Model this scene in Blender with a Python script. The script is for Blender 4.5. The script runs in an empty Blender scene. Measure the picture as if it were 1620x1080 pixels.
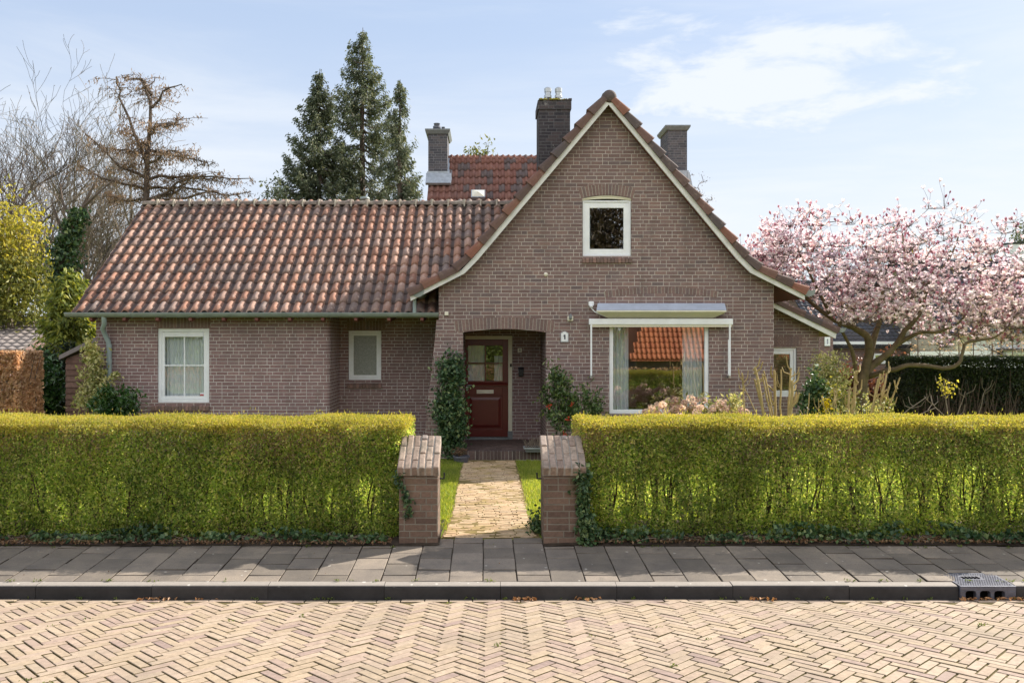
EXPOSURE = 1.42
import bpy, math, random
import numpy as np
from mathutils import Vector
R = math.radians
C = bpy.context.scene.collection
scene = bpy.context.scene
F_PX, VX, VY, EYE = 1300.0, 770.0, 538.0, 2.235      # focal length in photo pixels, vanishing point, eye height

def P(px, py, Y):
    """point of the place seen at a photo pixel, at distance Y from the camera's plane"""
    return np.array([(px - VX) * Y / F_PX, Y, EYE - (py - VY) * Y / F_PX])
def PX(px, Y): return (px - VX) * Y / F_PX
def PZ(py, Y): return EYE - (py - VY) * Y / F_PX

# ------------------------------------------------------------------ heights of the ground
KERB_Y = 7.10
def road_z(y):
    t = np.clip(KERB_Y - np.asarray(y, float), 0, 7.8)
    return .12 * t - .12 / 7.8 * t * t
def walk_z(y): return .115 + .0715 * (np.asarray(y, float) - KERB_Y)
def garden_z(y):
    y = np.asarray(y, float)
    return np.where(y < 15.3, .205 - .0295 * (np.clip(y, 8.2, 15.3) - 8.25), 0.0)

# ------------------------------------------------------------------ mesh building
class Geo:
    def __init__(s): s.V = []; s.F = []; s.M = []; s.n = 0
    def add(s, V, F, mi=0):
        V = np.asarray(V, float).reshape(-1, 3); F = np.asarray(F, int)
        if len(F) == 0: return s
        s.V.append(V); s.F.append(F + s.n); s.M.append(np.full(len(F), mi)); s.n += len(V); return s
    def box(s, x0, x1, y0, y1, z0, z1, mi=0):
        V = [(x, y, z) for x in (x0, x1) for y in (y0, y1) for z in (z0, z1)]
        return s.add(V, [(0,1,3,2),(4,6,7,5),(0,4,5,1),(2,3,7,6),(0,2,6,4),(1,5,7,3)], mi)
    def obox(s, c, ax, ay, az, hx, hy, hz, mi=0):
        c, ax, ay, az = [np.asarray(a, float) for a in (c, ax, ay, az)]
        V = [c + i*hx*ax + j*hy*ay + k*hz*az for i in (-1,1) for j in (-1,1) for k in (-1,1)]
        return s.add(V, [(0,1,3,2),(4,6,7,5),(0,4,5,1),(2,3,7,6),(0,2,6,4),(1,5,7,3)], mi)
    def prism(s, poly, vec, mi=0):
        P0 = np.asarray(poly, float); n = len(P0); vec = np.asarray(vec, float)
        V = np.vstack([P0, P0 + vec])
        i = np.arange(n); j = (i + 1) % n
        s.add(V, np.stack([i, j, j + n, i + n], 1), mi)
        s.add(P0, [list(range(n))[::-1]], mi); s.add(P0 + vec, [list(range(n))], mi); return s
    def face(s, pts, mi=0): return s.add(pts, [list(range(len(pts)))], mi)
    def tube(s, pts, rad, n=6, mi=0, cap=True):
        p = np.asarray(pts, float); m = len(p)
        r = np.broadcast_to(np.asarray(rad, float), (m,))
        t = np.empty_like(p); t[1:-1] = p[2:] - p[:-2]; t[0] = p[1] - p[0]; t[-1] = p[-1] - p[-2]
        t /= np.linalg.norm(t, axis=1, keepdims=True) + 1e-9
        ref = np.array([0, 0, 1.0]) if abs(t[:, 2]).mean() < .8 else np.array([1.0, 0, 0])
        a = np.cross(t, ref); a /= np.linalg.norm(a, axis=1, keepdims=True) + 1e-9
        b = np.cross(t, a)
        th = np.arange(n) * 2 * np.pi / n
        V = p[:, None] + r[:, None, None] * (np.cos(th)[None, :, None] * a[:, None] + np.sin(th)[None, :, None] * b[:, None])
        i, k = np.meshgrid(np.arange(m - 1), np.arange(n), indexing='ij'); k2 = (k + 1) % n
        s.add(V.reshape(-1, 3), np.stack([i*n+k, i*n+k2, (i+1)*n+k2, (i+1)*n+k], -1).reshape(-1, 4), mi)
        if cap and n > 3:
            s.add(V[0], [list(range(n))], mi); s.add(V[-1], [list(range(n))[::-1]], mi)
        return s
    def lathe(s, c, prof, n=16, mi=0):
        prof = np.asarray(prof, float); m = len(prof); th = np.arange(n) * 2 * np.pi / n
        V = np.stack([c[0] + prof[:, 0][:, None] * np.cos(th), c[1] + prof[:, 0][:, None] * np.sin(th),
                      c[2] + np.repeat(prof[:, 1][:, None], n, 1)], -1)
        i, k = np.meshgrid(np.arange(m - 1), np.arange(n), indexing='ij'); k2 = (k + 1) % n
        return s.add(V.reshape(-1, 3), np.stack([i*n+k, i*n+k2, (i+1)*n+k2, (i+1)*n+k], -1).reshape(-1, 4), mi)
    def build(s, name, mats, parent=None, smooth=False, origin=None, bevel=0, attr=None):
        me = bpy.data.meshes.new(name)
        V = np.vstack(s.V)
        root = parent
        while root is not None and root.parent is not None: root = root.parent
        off = np.array(root.location) if root is not None else (np.zeros(3) if origin is None else np.asarray(origin, float))
        V = V - off
        me.vertices.add(len(V)); me.vertices.foreach_set('co', V.astype(np.float32).ravel())
        sizes = np.concatenate([np.full(len(f), f.shape[1]) for f in s.F])
        loops = np.concatenate([f.ravel() for f in s.F])
        me.loops.add(len(loops)); me.loops.foreach_set('vertex_index', loops.astype(np.int32))
        me.polygons.add(len(sizes))
        st = np.concatenate([[0], np.cumsum(sizes)[:-1]])
        me.polygons.foreach_set('loop_start', st.astype(np.int32))
        me.polygons.foreach_set('material_index', np.concatenate(s.M).astype(np.int32))
        me.polygons.foreach_set('use_smooth', np.full(len(sizes), bool(smooth)))
        if attr is not None:
            at = me.attributes.new(attr[0], 'FLOAT', 'POINT'); at.data.foreach_set('value', np.asarray(attr[1], np.float32))
        me.update(calc_edges=True); me.validate()
        for m in (mats if isinstance(mats, (list, tuple)) else [mats]): me.materials.append(m)
        o = bpy.data.objects.new(name, me); C.objects.link(o)
        if parent is not None: o.parent = parent
        elif origin is not None: o.location = origin
        if bevel:
            b = o.modifiers.new('bevel', 'BEVEL'); b.width = bevel; b.segments = 2; b.limit_method = 'ANGLE'; b.angle_limit = R(40)
        return o

def thing(name, label, cat, loc=(0, 0, 0), group=None):
    o = bpy.data.objects.new(name, None); C.objects.link(o); o.location = loc
    o.empty_display_size = .2
    o['label'] = label; o['category'] = cat
    if group: o['group'] = group
    return o
def tag(o, label, cat, group=None, kind=None):
    o['label'] = label; o['category'] = cat
    if group: o['group'] = group
    if kind: o['kind'] = kind
    return o
def struct(o, kind='structure'): o['kind'] = kind; return o
def stuff(o, label, cat): o['kind'] = 'stuff'; o['label'] = label; o['category'] = cat; return o

# ------------------------------------------------------------------ node helper
class NT:
    def __init__(s, name):
        s.mat = bpy.data.materials.new(name); s.mat.use_nodes = True
        s.t = s.mat.node_tree; s.t.nodes.clear()
        s.out = s.t.nodes.new('ShaderNodeOutputMaterial')
    def n(s, typ, **kw):
        nd = s.t.nodes.new('ShaderNode' + typ)
        for k, v in kw.items(): setattr(nd, k, v)
        return nd
    def link(s, a, b): s.t.links.new(a, b)
    def put(s, sock, v):
        if isinstance(v, bpy.types.NodeSocket): s.t.links.new(v, sock)
        elif v is not None:
            if hasattr(sock.default_value, '__len__') and isinstance(v, (tuple, list)):
                v = tuple(v) + ((1,) if len(sock.default_value) == 4 and len(v) == 3 else ())
            sock.default_value = v
    def m(s, op, a, b=None, c=None, clamp=False):
        nd = s.n('Math', operation=op, use_clamp=clamp)
        for i, v in enumerate((a, b, c)):
            if v is not None: s.put(nd.inputs[i], v)
        return nd.outputs[0]
    def mix(s, f, a, b, mode='MIX'):
        nd = s.n('Mix', data_type='RGBA', blend_type=mode)
        s.put(nd.inputs[0], f); s.put(nd.inputs[6], a); s.put(nd.inputs[7], b); return nd.outputs[2]
    def ramp(s, f, stops, interp='LINEAR'):
        nd = s.n('ValToRGB'); cr = nd.color_ramp; cr.interpolation = interp
        while len(cr.elements) > 1: cr.elements.remove(cr.elements[-1])
        for i, (p, c) in enumerate(stops):
            e = cr.elements[0] if i == 0 else cr.elements.new(p)
            e.position = p; e.color = tuple(c) + ((1,) if len(c) == 3 else ())
        s.put(nd.inputs[0], f); return nd.outputs[0]
    def rng(s, v, a, b, c=0., d=1.):
        nd = s.n('MapRange', interpolation_type='SMOOTHSTEP')
        for i, x in enumerate((v, a, b, c, d)): s.put(nd.inputs[i], x)
        return nd.outputs[0]
    def noise(s, vec, scale, detail=4, rough=.55, dist=0):
        nd = s.n('TexNoise'); s.put(nd.inputs['Vector'], vec)
        nd.inputs['Scale'].default_value = scale; nd.inputs['Detail'].default_value = detail
        nd.inputs['Roughness'].default_value = rough; nd.inputs['Distortion'].default_value = dist
        return nd.outputs['Fac']
    def pos(s): return s.n('NewGeometry').outputs['Position']
    def island(s): return s.n('NewGeometry').outputs['Random Per Island']
    def scalev(s, v, sc):
        nd = s.n('Mapping'); nd.inputs['Scale'].default_value = sc; s.put(nd.inputs['Vector'], v); return nd.outputs[0]
    def bump(s, h, strength=.5, dist=.01):
        nd = s.n('Bump'); nd.inputs['Strength'].default_value = strength; nd.inputs['Distance'].default_value = dist
        s.put(nd.inputs['Height'], h); return nd.outputs[0]
    def bsdf(s, col, rough=.8, normal=None, spec=.3, metal=0, alpha=None, sheen=None, coat=None):
        b = s.n('BsdfPrincipled')
        s.put(b.inputs['Base Color'], col); s.put(b.inputs['Roughness'], rough); s.put(b.inputs['Metallic'], metal)
        s.put(b.inputs['Specular IOR Level'], spec)
        if normal is not None: s.link(normal, b.inputs['Normal'])
        if coat: b.inputs['Coat Weight'].default_value = coat; b.inputs['Coat Roughness'].default_value = .12
        return b.outputs[0]
    def done(s, sh): s.link(sh, s.out.inputs['Surface']); return s.mat

def jitter_mat(name, stops, rough=.85, noise_scale=12, amt=.35, bump=.3, spec=.25, big=0, big_col=None, bdist=.004):
    """material whose colour differs from piece to piece (tiles, bricks, slabs) with grain and stains"""
    t = NT(name); p = t.pos()
    c = t.ramp(t.island(), stops)
    g = t.noise(p, noise_scale, 6, .65)
    c = t.mix(1, c, t.ramp(g, [(.25, (1-amt,)*3), (.75, (1+amt*.6,)*3)]), 'MULTIPLY')
    if big:
        b = t.noise(p, big, 5, .6, .4)
        c = t.mix(t.rng(b, .48, .68, 0, .8), c, big_col)
    nrm = t.bump(t.noise(p, noise_scale * 6, 4, .6), bump, bdist) if bump else None
    return t.done(t.bsdf(c, rough, nrm, spec))

def plain(name, col, rough=.6, var=.12, scale=6, spec=.4, metal=0, bump=0, coat=None, dirt=0, dirt_col=(.2,.2,.16)):
    t = NT(name); p = t.pos()
    g = t.noise(p, scale, 5, .6)
    c = t.mix(1, col, t.ramp(g, [(.3, (1-var,)*3), (.7, (1+var*.5,)*3)]), 'MULTIPLY')
    if dirt: c = t.mix(t.rng(t.noise(p, scale*3.1, 6, .7), .5, .8, 0, dirt), c, dirt_col)
    nrm = t.bump(t.noise(p, scale * 9, 4, .6), bump, .005) if bump else None
    return t.done(t.bsdf(c, t.ramp(g, [(0, (rough*.85,)*3), (1, (min(1, rough*1.15),)*3)]), nrm, spec, metal, coat=coat))

def leaf_mat(name, stops, trans=.4, rough=.5, spec=.35, tcol=1.25, tblue=.55, tred=1.1):
    t = NT(name)
    c = t.ramp(t.island(), stops)
    g = t.noise(t.pos(), 1.3, 3, .5)
    c = t.mix(1, c, t.ramp(g, [(.3, (.75, .78, .8)), (.7, (1.15, 1.12, 1.0))]), 'MULTIPLY')
    a = t.bsdf(c, rough, None, spec)
    tr = t.n('BsdfTranslucent'); t.put(tr.inputs[0], t.mix(1, c, (tcol*tred, tcol, tcol*tblue), 'MULTIPLY'))
    mx = t.n('MixShader'); mx.inputs[0].default_value = trans
    t.link(a, mx.inputs[1]); t.link(tr.outputs[0], mx.inputs[2])
    return t.done(mx.outputs[0])

def brick_wall_mat(name, stops, mortar, h=.0695, length=.55, stain=(.10,.10,.07), stain_amt=.35, efflo=0.0, joint=.0055):
    """wild bond brickwork laid from the wall's own position: stretcher, header, stretcher with each course shifted"""
    t = NT(name); geo = t.n('NewGeometry'); p = geo.outputs['Position']
    sp = t.n('SeparateXYZ'); t.link(p, sp.inputs[0]); sn = t.n('SeparateXYZ'); t.link(geo.outputs['True Normal'], sn.inputs[0])
    ax = t.m('ABSOLUTE', sn.outputs[0]); ay = t.m('ABSOLUTE', sn.outputs[1]); az = t.m('ABSOLUTE', sn.outputs[2])
    side = t.m('GREATER_THAN', ax, ay); top = t.m('GREATER_THAN', az, .8)
    u = t.m('ADD', t.m('MULTIPLY', sp.outputs[1], side), t.m('MULTIPLY', sp.outputs[0], t.m('SUBTRACT', 1, side)))
    v = t.m('ADD', t.m('MULTIPLY', sp.outputs[1], top), t.m('MULTIPLY', sp.outputs[2], t.m('SUBTRACT', 1, top)))
    wob = t.noise(p, 9, 2, .5)
    v = t.m('ADD', v, t.m('MULTIPLY', t.m('SUBTRACT', wob, .5), .006))
    vr = t.m('DIVIDE', v, h); row = t.m('FLOOR', vr); fv = t.m('FRACT', vr)
    wn = t.n('TexWhiteNoise', noise_dimensions='1D'); t.link(row, wn.inputs['W'])
    sh = t.m('MULTIPLY', t.m('FLOOR', t.m('MULTIPLY', wn.outputs['Value'], 10)), .055)
    ur = t.m('DIVIDE', t.m('ADD', u, sh), length); cell = t.m('FLOOR', ur); fu = t.m('FRACT', ur)
    a = t.m('GREATER_THAN', fu, .4); b = t.m('GREATER_THAN', fu, .6)
    which = t.m('ADD', a, b)
    d0 = t.m('MINIMUM', fu, t.m('SUBTRACT', 1, fu))
    d1 = t.m('MINIMUM', t.m('ABSOLUTE', t.m('SUBTRACT', fu, .4)), t.m('ABSOLUTE', t.m('SUBTRACT', fu, .6)))
    du = t.m('MULTIPLY', t.m('MINIMUM', d0, d1), length)
    dv = t.m('MULTIPLY', t.m('MINIMUM', fv, t.m('SUBTRACT', 1, fv)), h)
    d = t.m('ADD', t.m('MINIMUM', du, dv), t.m('MULTIPLY', t.m('SUBTRACT', t.noise(p, 60, 2, .5), .5), .004))
    isb = t.rng(d, joint * .75, joint * 1.35)
    wb = t.n('TexWhiteNoise', noise_dimensions='2D'); cv = t.n('CombineXYZ')
    t.link(t.m('ADD', t.m('MULTIPLY', cell, 3), which), cv.inputs[0]); t.link(row, cv.inputs[1]); t.link(cv.outputs[0], wb.inputs['Vector'])
    bc = t.ramp(wb.outputs['Value'], stops)
    bc = t.mix(1, bc, t.ramp(t.noise(p, 35, 5, .65), [(.25, (.72,)*3), (.75, (1.2,)*3)]), 'MULTIPLY')
    mc = t.mix(1, mortar, t.ramp(t.noise(p, 3, 5, .6), [(.3, (.7,)*3), (.7, (1.15,)*3)]), 'MULTIPLY')
    c = t.mix(isb, mc, bc)
    c = t.mix(1, c, t.ramp(t.noise(t.scalev(p, (1, 1, .8)), .45, 5, .65), [(.3, (.84,.83,.84)), (.7, (1.12,1.11,1.09))]), 'MULTIPLY')
    c = t.mix(t.rng(t.noise(t.scalev(p, (1.6, 1.6, .22)), 1.6, 5, .65), .54, .76, 0, .45), c, (.105,.09,.078))
    c = t.mix(t.rng(t.noise(t.scalev(p, (1, 1, .6)), .9, 6, .6, .3), .5, .72, 0, stain_amt), c, stain)
    if efflo: c = t.mix(t.rng(t.noise(p, 5, 6, .75), .62, .72, 0, efflo), c, (.6, .58, .54))
    hgt = t.m('ADD', isb, t.m('MULTIPLY', t.noise(p, 80, 4, .6), .3))
    return t.done(t.bsdf(c, .9, t.bump(hgt, .6, .006), .2))
# ------------------------------------------------------------------ materials
M = {}
M['brick'] = brick_wall_mat('brown_brickwork', [(0, (.185,.126,.121)), (.3, (.23,.155,.146)), (.55, (.21,.155,.154)), (.8, (.262,.175,.158)), (1, (.162,.126,.13))], (.47,.425,.395), stain=(.20,.145,.11), stain_amt=.2)
M['brick_left'] = brick_wall_mat('red_brown_brickwork', [(0, (.215,.138,.138)), (.35, (.265,.167,.164)), (.7, (.23,.155,.158)), (1, (.30,.194,.186))], (.53,.495,.48), h=.0675, stain=(.19,.155,.135), stain_amt=.2)
M['brick_chimney'] = brick_wall_mat('sooty_brickwork', [(0, (.048,.044,.052)), (.5, (.068,.060,.066)), (1, (.10,.08,.082))], (.14,.138,.145), stain=(.032,.032,.036), stain_amt=.6, efflo=.5)
M['brick_chimney_grey'] = brick_wall_mat('weathered_grey_brickwork', [(0, (.078,.078,.092)), (.5, (.10,.098,.112)), (1, (.13,.118,.125))], (.20,.20,.215), stain=(.055,.055,.062), stain_amt=.4)
M['brick_pier'] = brick_wall_mat('mossy_brickwork', [(0, (.115,.078,.062)), (.5, (.155,.105,.08)), (1, (.195,.132,.10))], (.20,.18,.145), h=.066, stain=(.075,.068,.03), stain_amt=.8, efflo=.5)
M['brick_far'] = brick_wall_mat('purple_brickwork', [(0, (.16,.10,.10)), (1, (.24,.14,.13))], (.3,.27,.26))
M['step_brick'] = jitter_mat('dark_step_brick', [(0, (.075,.055,.05)), (1, (.13,.09,.08))], noise_scale=30)
M['loose_brick'] = jitter_mat('cut_brick', [(0, (.17,.115,.108)), (.4, (.22,.148,.134)), (.75, (.255,.17,.15)), (1, (.165,.125,.125))], noise_scale=30)
M['cap_brick'] = jitter_mat('weathered_cap_brick', [(0, (.22,.16,.13)), (.4, (.33,.25,.20)), (.75, (.40,.31,.245)), (1, (.28,.235,.215))], noise_scale=30, amt=.45, big=6, big_col=(.16,.14,.11))
M['sill_brick'] = jitter_mat('dark_sill_brick', [(0, (.168,.119,.105)), (1, (.294,.182,.154))], noise_scale=30)
M['mortar'] = plain('mortar', (.36,.33,.29), .95, .25, 20)
M['road_brick'] = jitter_mat('road_clinker', [(0, (.35,.268,.186)), (.2, (.39,.30,.208)), (.4, (.345,.258,.193)), (.6, (.405,.318,.23)), (.8, (.375,.284,.218)), (.95, (.335,.245,.196)), (1, (.275,.20,.172))], noise_scale=24, amt=.3, bump=.35, spec=.3, rough=.8, big=.8, big_col=(0.251,0.200,0.149))
M['road_joint'] = plain('mossy_sand', (.13,.105,.05), 1, .5, 14, spec=.1, dirt=.8, dirt_col=(.14,.135,.025))
M['path_brick'] = jitter_mat('path_clinker', [(0, (.41,.275,.165)), (.4, (.51,.355,.21)), (.75, (.57,.42,.265)), (1, (.39,.28,.185))], noise_scale=26, amt=.45, big=3, big_col=(.29,.21,.065))
M['path_joint'] = plain('path_moss', (.20,.15,.06), 1, .5, 18, spec=.1)
def slab_mat():
    t = NT('pavement_slab'); p = t.pos()
    c = t.ramp(t.island(), [(0, (.15,.128,.108)), (.5, (.192,.163,.138)), (1, (.25,.21,.175))])
    c = t.mix(1, c, t.ramp(t.noise(p, 2.2, 6, .65), [(.3, (.65,.66,.68)), (.7, (1.2,1.17,1.1))]), 'MULTIPLY')
    c = t.mix(t.rng(t.noise(p, 5.5, 6, .7, .5), .52, .72, 0, .55), c, (.12,.105,.088))
    c = t.mix(1, c, t.ramp(t.noise(p, 160, 3, .7), [(.3, (.7,)*3), (.7, (1.3,)*3)]), 'MULTIPLY')
    v = t.n('TexVoronoi'); v.inputs['Scale'].default_value = 11; t.link(p, v.inputs['Vector'])
    hi = t.n('SeparateColor'); t.link(v.outputs['Color'], hi.inputs[0])
    rad = t.m('MULTIPLY', t.m('SUBTRACT', hi.outputs[0], .55), .42)
    c = t.mix(t.rng(t.m('SUBTRACT', rad, v.outputs['Distance']), 0, .05, 0, .65), c, (.45,.42,.37))
    return t.done(t.bsdf(c, .85, t.bump(t.noise(p, 130, 5, .7), .5, .003), .3))
M['slab'] = slab_mat()
def kerb_mat():
    t = NT('kerb_concrete'); p = t.pos()
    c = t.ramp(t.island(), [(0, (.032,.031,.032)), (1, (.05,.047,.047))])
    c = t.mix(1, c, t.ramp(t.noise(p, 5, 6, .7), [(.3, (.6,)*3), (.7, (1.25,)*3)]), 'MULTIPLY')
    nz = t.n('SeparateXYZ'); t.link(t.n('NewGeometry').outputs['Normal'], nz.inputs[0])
    c = t.mix(t.m('MULTIPLY', t.rng(nz.outputs[2], .6, .98), .95), c, t.mix(t.noise(p, 30, 5, .7), (.24,.215,.19), (.36,.32,.28)))  # sunlit top and shaded face painted into the colour, besides splash and wear
    v = t.n('TexVoronoi'); v.inputs['Scale'].default_value = 14; t.link(p, v.inputs['Vector'])
    hi = t.n('SeparateColor'); t.link(v.outputs['Color'], hi.inputs[0])
    rad = t.m('MULTIPLY', t.m('SUBTRACT', hi.outputs[0], .45), .5)
    c = t.mix(t.m('MULTIPLY', t.rng(t.m('SUBTRACT', rad, v.outputs['Distance']), 0, .05, 0, .7), t.rng(nz.outputs[2], .5, .9)), c, (.56,.53,.48))
    return t.done(t.bsdf(c, .85, t.bump(t.noise(p, 120, 5, .7), .4, .003), .3))
M['kerb'] = kerb_mat()
def tile_mat(name, stops, lichen=(.60,.46,.37), lich_amt=.5, dark=(.09,.08,.078), dark_amt=.6, trough=None):
    t = NT(name); p = t.pos()
    c = t.ramp(t.island(), stops)
    c = t.mix(t.rng(t.noise(p, .55, 4, .6, .6), .46, .66, 0, dark_amt), c, dark)
    c = t.mix(t.rng(t.noise(p, 9, 6, .7), .52, .72, 0, lich_amt), c, lichen)
    c = t.mix(t.rng(t.noise(p, 45, 5, .7), .58, .7, 0, .45), c, (.06,.06,.06))
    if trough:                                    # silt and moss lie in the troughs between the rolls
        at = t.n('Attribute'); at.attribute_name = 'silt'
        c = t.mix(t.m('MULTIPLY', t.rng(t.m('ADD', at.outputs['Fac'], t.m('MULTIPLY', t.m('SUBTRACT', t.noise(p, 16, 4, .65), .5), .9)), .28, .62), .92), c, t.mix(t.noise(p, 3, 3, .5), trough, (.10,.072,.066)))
    return t.done(t.bsdf(c, .8, t.bump(t.noise(p, 90, 4, .6), .4, .003), .25))
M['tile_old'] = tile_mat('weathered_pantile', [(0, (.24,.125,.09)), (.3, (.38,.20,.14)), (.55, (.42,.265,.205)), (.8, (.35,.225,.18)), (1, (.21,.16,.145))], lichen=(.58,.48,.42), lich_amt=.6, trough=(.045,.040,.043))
M['tile_red'] = tile_mat('red_pantile', [(0, (.19,.085,.066)), (.45, (.24,.112,.085)), (.8, (.205,.09,.070)), (.87, (.12,.09,.088)), (1, (.14,.105,.10))], lichen=(.42,.29,.24), lich_amt=.35, dark_amt=.3)
M['tile_verge'] = tile_mat('verge_tile', [(0, (.10,.068,.062)), (.3, (.16,.095,.078)), (.5, (.085,.078,.082)), (.72, (.22,.11,.08)), (.85, (.25,.105,.07)), (1, (.11,.085,.085))], lich_amt=.2, dark_amt=.25)
M['tile_orange'] = tile_mat('orange_pantile', [(0, (.48,.16,.07)), (.5, (.55,.20,.09)), (1, (.42,.13,.06))], lich_amt=.1, dark_amt=.1)
M['ridge'] = jitter_mat('mossy_ridge_tile', [(0, (.17,.14,.125)), (1, (.25,.20,.17))], noise_scale=20, amt=.5, big=5, big_col=(.36,.33,.27))
M['lime'] = plain('lime_mortar', (.50,.45,.38), .95, .2, 30)
M['slate'] = tile_mat('slate_tile', [(0, (.055,.06,.075)), (1, (.085,.09,.105))], lich_amt=.1)
M['blue_tile'] = tile_mat('glazed_blue_tile', [(0, (.03,.038,.06)), (1, (.045,.056,.085))], lich_amt=.05)
M['grey_tile'] = tile_mat('old_grey_tile', [(0, (.20,.175,.165)), (1, (.29,.25,.235))], lichen=(.36,.33,.30), lich_amt=.5, dark_amt=.2)
M['white'] = plain('white_paint', (.84,.865,.90), .5, .08, 5, dirt=.2, dirt_col=(.46,.47,.45))
M['cream'] = plain('cream_paint', (.72,.69,.56), .5, .06, 5, dirt=.12)
M['bargeboard'] = plain('bargeboard_paint', (.74,.745,.74), .55, .14, 4, dirt=.2, dirt_col=(.40,.40,.33))
M['door'] = plain('oxblood_paint', (.125,.016,.014), .34, .12, 6, spec=.4, coat=.1)
M['zinc'] = plain('weathered_zinc', (.27,.31,.30), .5, .2, 6, metal=.25, dirt=.35, dirt_col=(.17,.20,.16))
M['pipe'] = plain('grey_green_pipe', (.30,.37,.38), .5, .12, 8, dirt=.2)
M['lead'] = plain('lead_sheet', (.40,.43,.47), .4, .25, 9, metal=.4)
M['wood_red'] = plain('red_brown_timber', (.16,.055,.042), .6, .2, 9)
M['wood_dark'] = plain('dark_boarding', (.045,.03,.025), .8, .3, 7)
M['boarding'] = jitter_mat('weathered_boarding', [(0, (.18,.105,.08)), (1, (.26,.16,.125))], noise_scale=14, amt=.4)
M['plaster'] = plain('plaster', (.40,.38,.34), .9, .1, 4)
M['interior'] = plain('dim_room', (.06,.05,.045), .9, .2, 2)
M['black'] = plain('black_plastic', (.02,.02,.022), .45, .2, 10)
M['ink'] = plain('black_lettering', (.02,.025,.05), .5, .05, 10)
M['iron'] = plain('cast_iron', (.13,.135,.17), .5, .3, 18, metal=.3, bump=.4, dirt=.3, dirt_col=(.16,.11,.07))
M['void'] = plain('dark_hollow', (.008,.008,.008), 1, .1, 4, spec=0)
M['awning'] = plain('blue_grey_awning_cover', (.42,.47,.56), .6, .12, 5, dirt=.15)
M['enamel'] = plain('white_enamel', (.80,.82,.85), .25, .04, 9)
M['plate'] = plain('ivory_plate', (.78,.74,.63), .5, .05, 9)
M['blue_enamel'] = plain('grey_edge', (.45,.47,.5), .4, .05, 9)
M['stone'] = plain('grey_stone', (.20,.215,.225), .6, .2, 12, bump=.2)
M['terracotta'] = plain('terracotta', (.28,.12,.07), .8, .2, 10)
M['chrome'] = plain('grey_metal', (.5,.52,.54), .35, .2, 10, metal=.8)
M['brass'] = plain('dull_letterplate', (.62,.58,.52), .35, .1, 10, metal=.35)
M['moss'] = plain('yellow_moss', (.28,.24,.04), 1, .4, 30, spec=.1)
def curtain_mat():
    t = NT('net_curtain'); p = t.pos()
    c = t.mix(t.noise(t.scalev(p, (30, 30, 1.5)), 1, 4, .6), (.74,.82,.90), (.90,.94,.97))
    a = t.bsdf(c, .9, None, .1); tr = t.n('BsdfTranslucent'); t.put(tr.inputs[0], c)
    mx = t.n('MixShader'); mx.inputs[0].default_value = .3; t.link(a, mx.inputs[1]); t.link(tr.outputs[0], mx.inputs[2])
    return t.done(mx.outputs[0])
M['curtain'] = curtain_mat()
def glass_mat(name, refl, tint=(.97,.985,.98), wave=.0):
    t = NT(name)
    g = t.n('BsdfGlossy'); g.inputs['Roughness'].default_value = 0.0; g.inputs[0].default_value = (.95,.97,1,1)
    if wave: t.link(t.bump(t.noise(t.pos(), 2.2, 2, .5), wave, .02), g.inputs['Normal'])
    tr = t.n('BsdfTransparent'); tr.inputs[0].default_value = tint + (1,)
    lw = t.n('LayerWeight'); lw.inputs[0].default_value = .35
    f = t.m('ADD', t.m('MULTIPLY', lw.outputs['Fresnel'], .5), refl, clamp=True)
    f = t.m('MULTIPLY', f, t.m('SUBTRACT', 1, t.n('NewGeometry').outputs['Backfacing']))
    mx = t.n('MixShader'); t.link(f, mx.inputs[0]); t.link(tr.outputs[0], mx.inputs[1]); t.link(g.outputs[0], mx.inputs[2])
    return t.done(mx.outputs[0])
M['glass'] = glass_mat('coated_glass', .24)
M['glass_mid'] = glass_mat('sash_glass', .12)
M['glass_clear'] = glass_mat('window_glass', .07)
def frosted():
    t = NT('frosted_glass'); p = t.pos()
    n = t.noise(p, 95, 3, .6)
    c = t.ramp(n, [(.3, (.13,.14,.135)), (.6, (.30,.31,.29)), (.8, (.50,.50,.45))])
    return t.done(t.bsdf(c, .25, t.bump(n, .6, .004), .5))
M['frosted'] = frosted()
def sticker():
    t = NT('window_sticker'); sx = t.n('SeparateXYZ'); t.link(t.pos(), sx.inputs[0])
    return t.done(t.bsdf(t.mix(t.m('GREATER_THAN', sx.outputs[2], PZ(623.5, 16.1)), (.45,.05,.05), (.75,.76,.8)), .4))
M['sticker'] = sticker()
# plants
M['hedge'] = leaf_mat('privet_leaf', [(0, (.045,.085,.025)), (.15, (.14,.23,.045)), (.4, (.30,.41,.09)), (.65, (.42,.50,.125)), (.83, (.52,.55,.17)), (.94, (.58,.50,.24)), (1, (.72,.74,.32))], .66, tcol=1.45, tred=.98, tblue=.65)
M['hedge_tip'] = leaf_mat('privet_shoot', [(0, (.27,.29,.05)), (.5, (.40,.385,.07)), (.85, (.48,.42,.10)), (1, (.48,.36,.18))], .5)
M['hedge_brown'] = leaf_mat('privet_dry_tip', [(0, (.20,.15,.07)), (.5, (.36,.27,.15)), (1, (.50,.39,.24))], .5, tcol=1.2, tblue=.75)
M['ivy'] = leaf_mat('ivy_leaf', [(0, (.022,.055,.027)), (.45, (.05,.105,.042)), (.8, (.10,.165,.065)), (1, (.24,.29,.13))], .18, .42, .4)
M['beech'] = leaf_mat('dry_beech_leaf', [(0, (.42,.25,.15)), (.4, (.62,.40,.25)), (.8, (.74,.54,.38)), (1, (.38,.20,.12))], .5, tblue=.8)
M['fir'] = leaf_mat('dark_fir_spray', [(0, (.06,.08,.055)), (.5, (.115,.145,.095)), (.85, (.18,.21,.13)), (1, (.25,.245,.16))], .35, tblue=.8)
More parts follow.
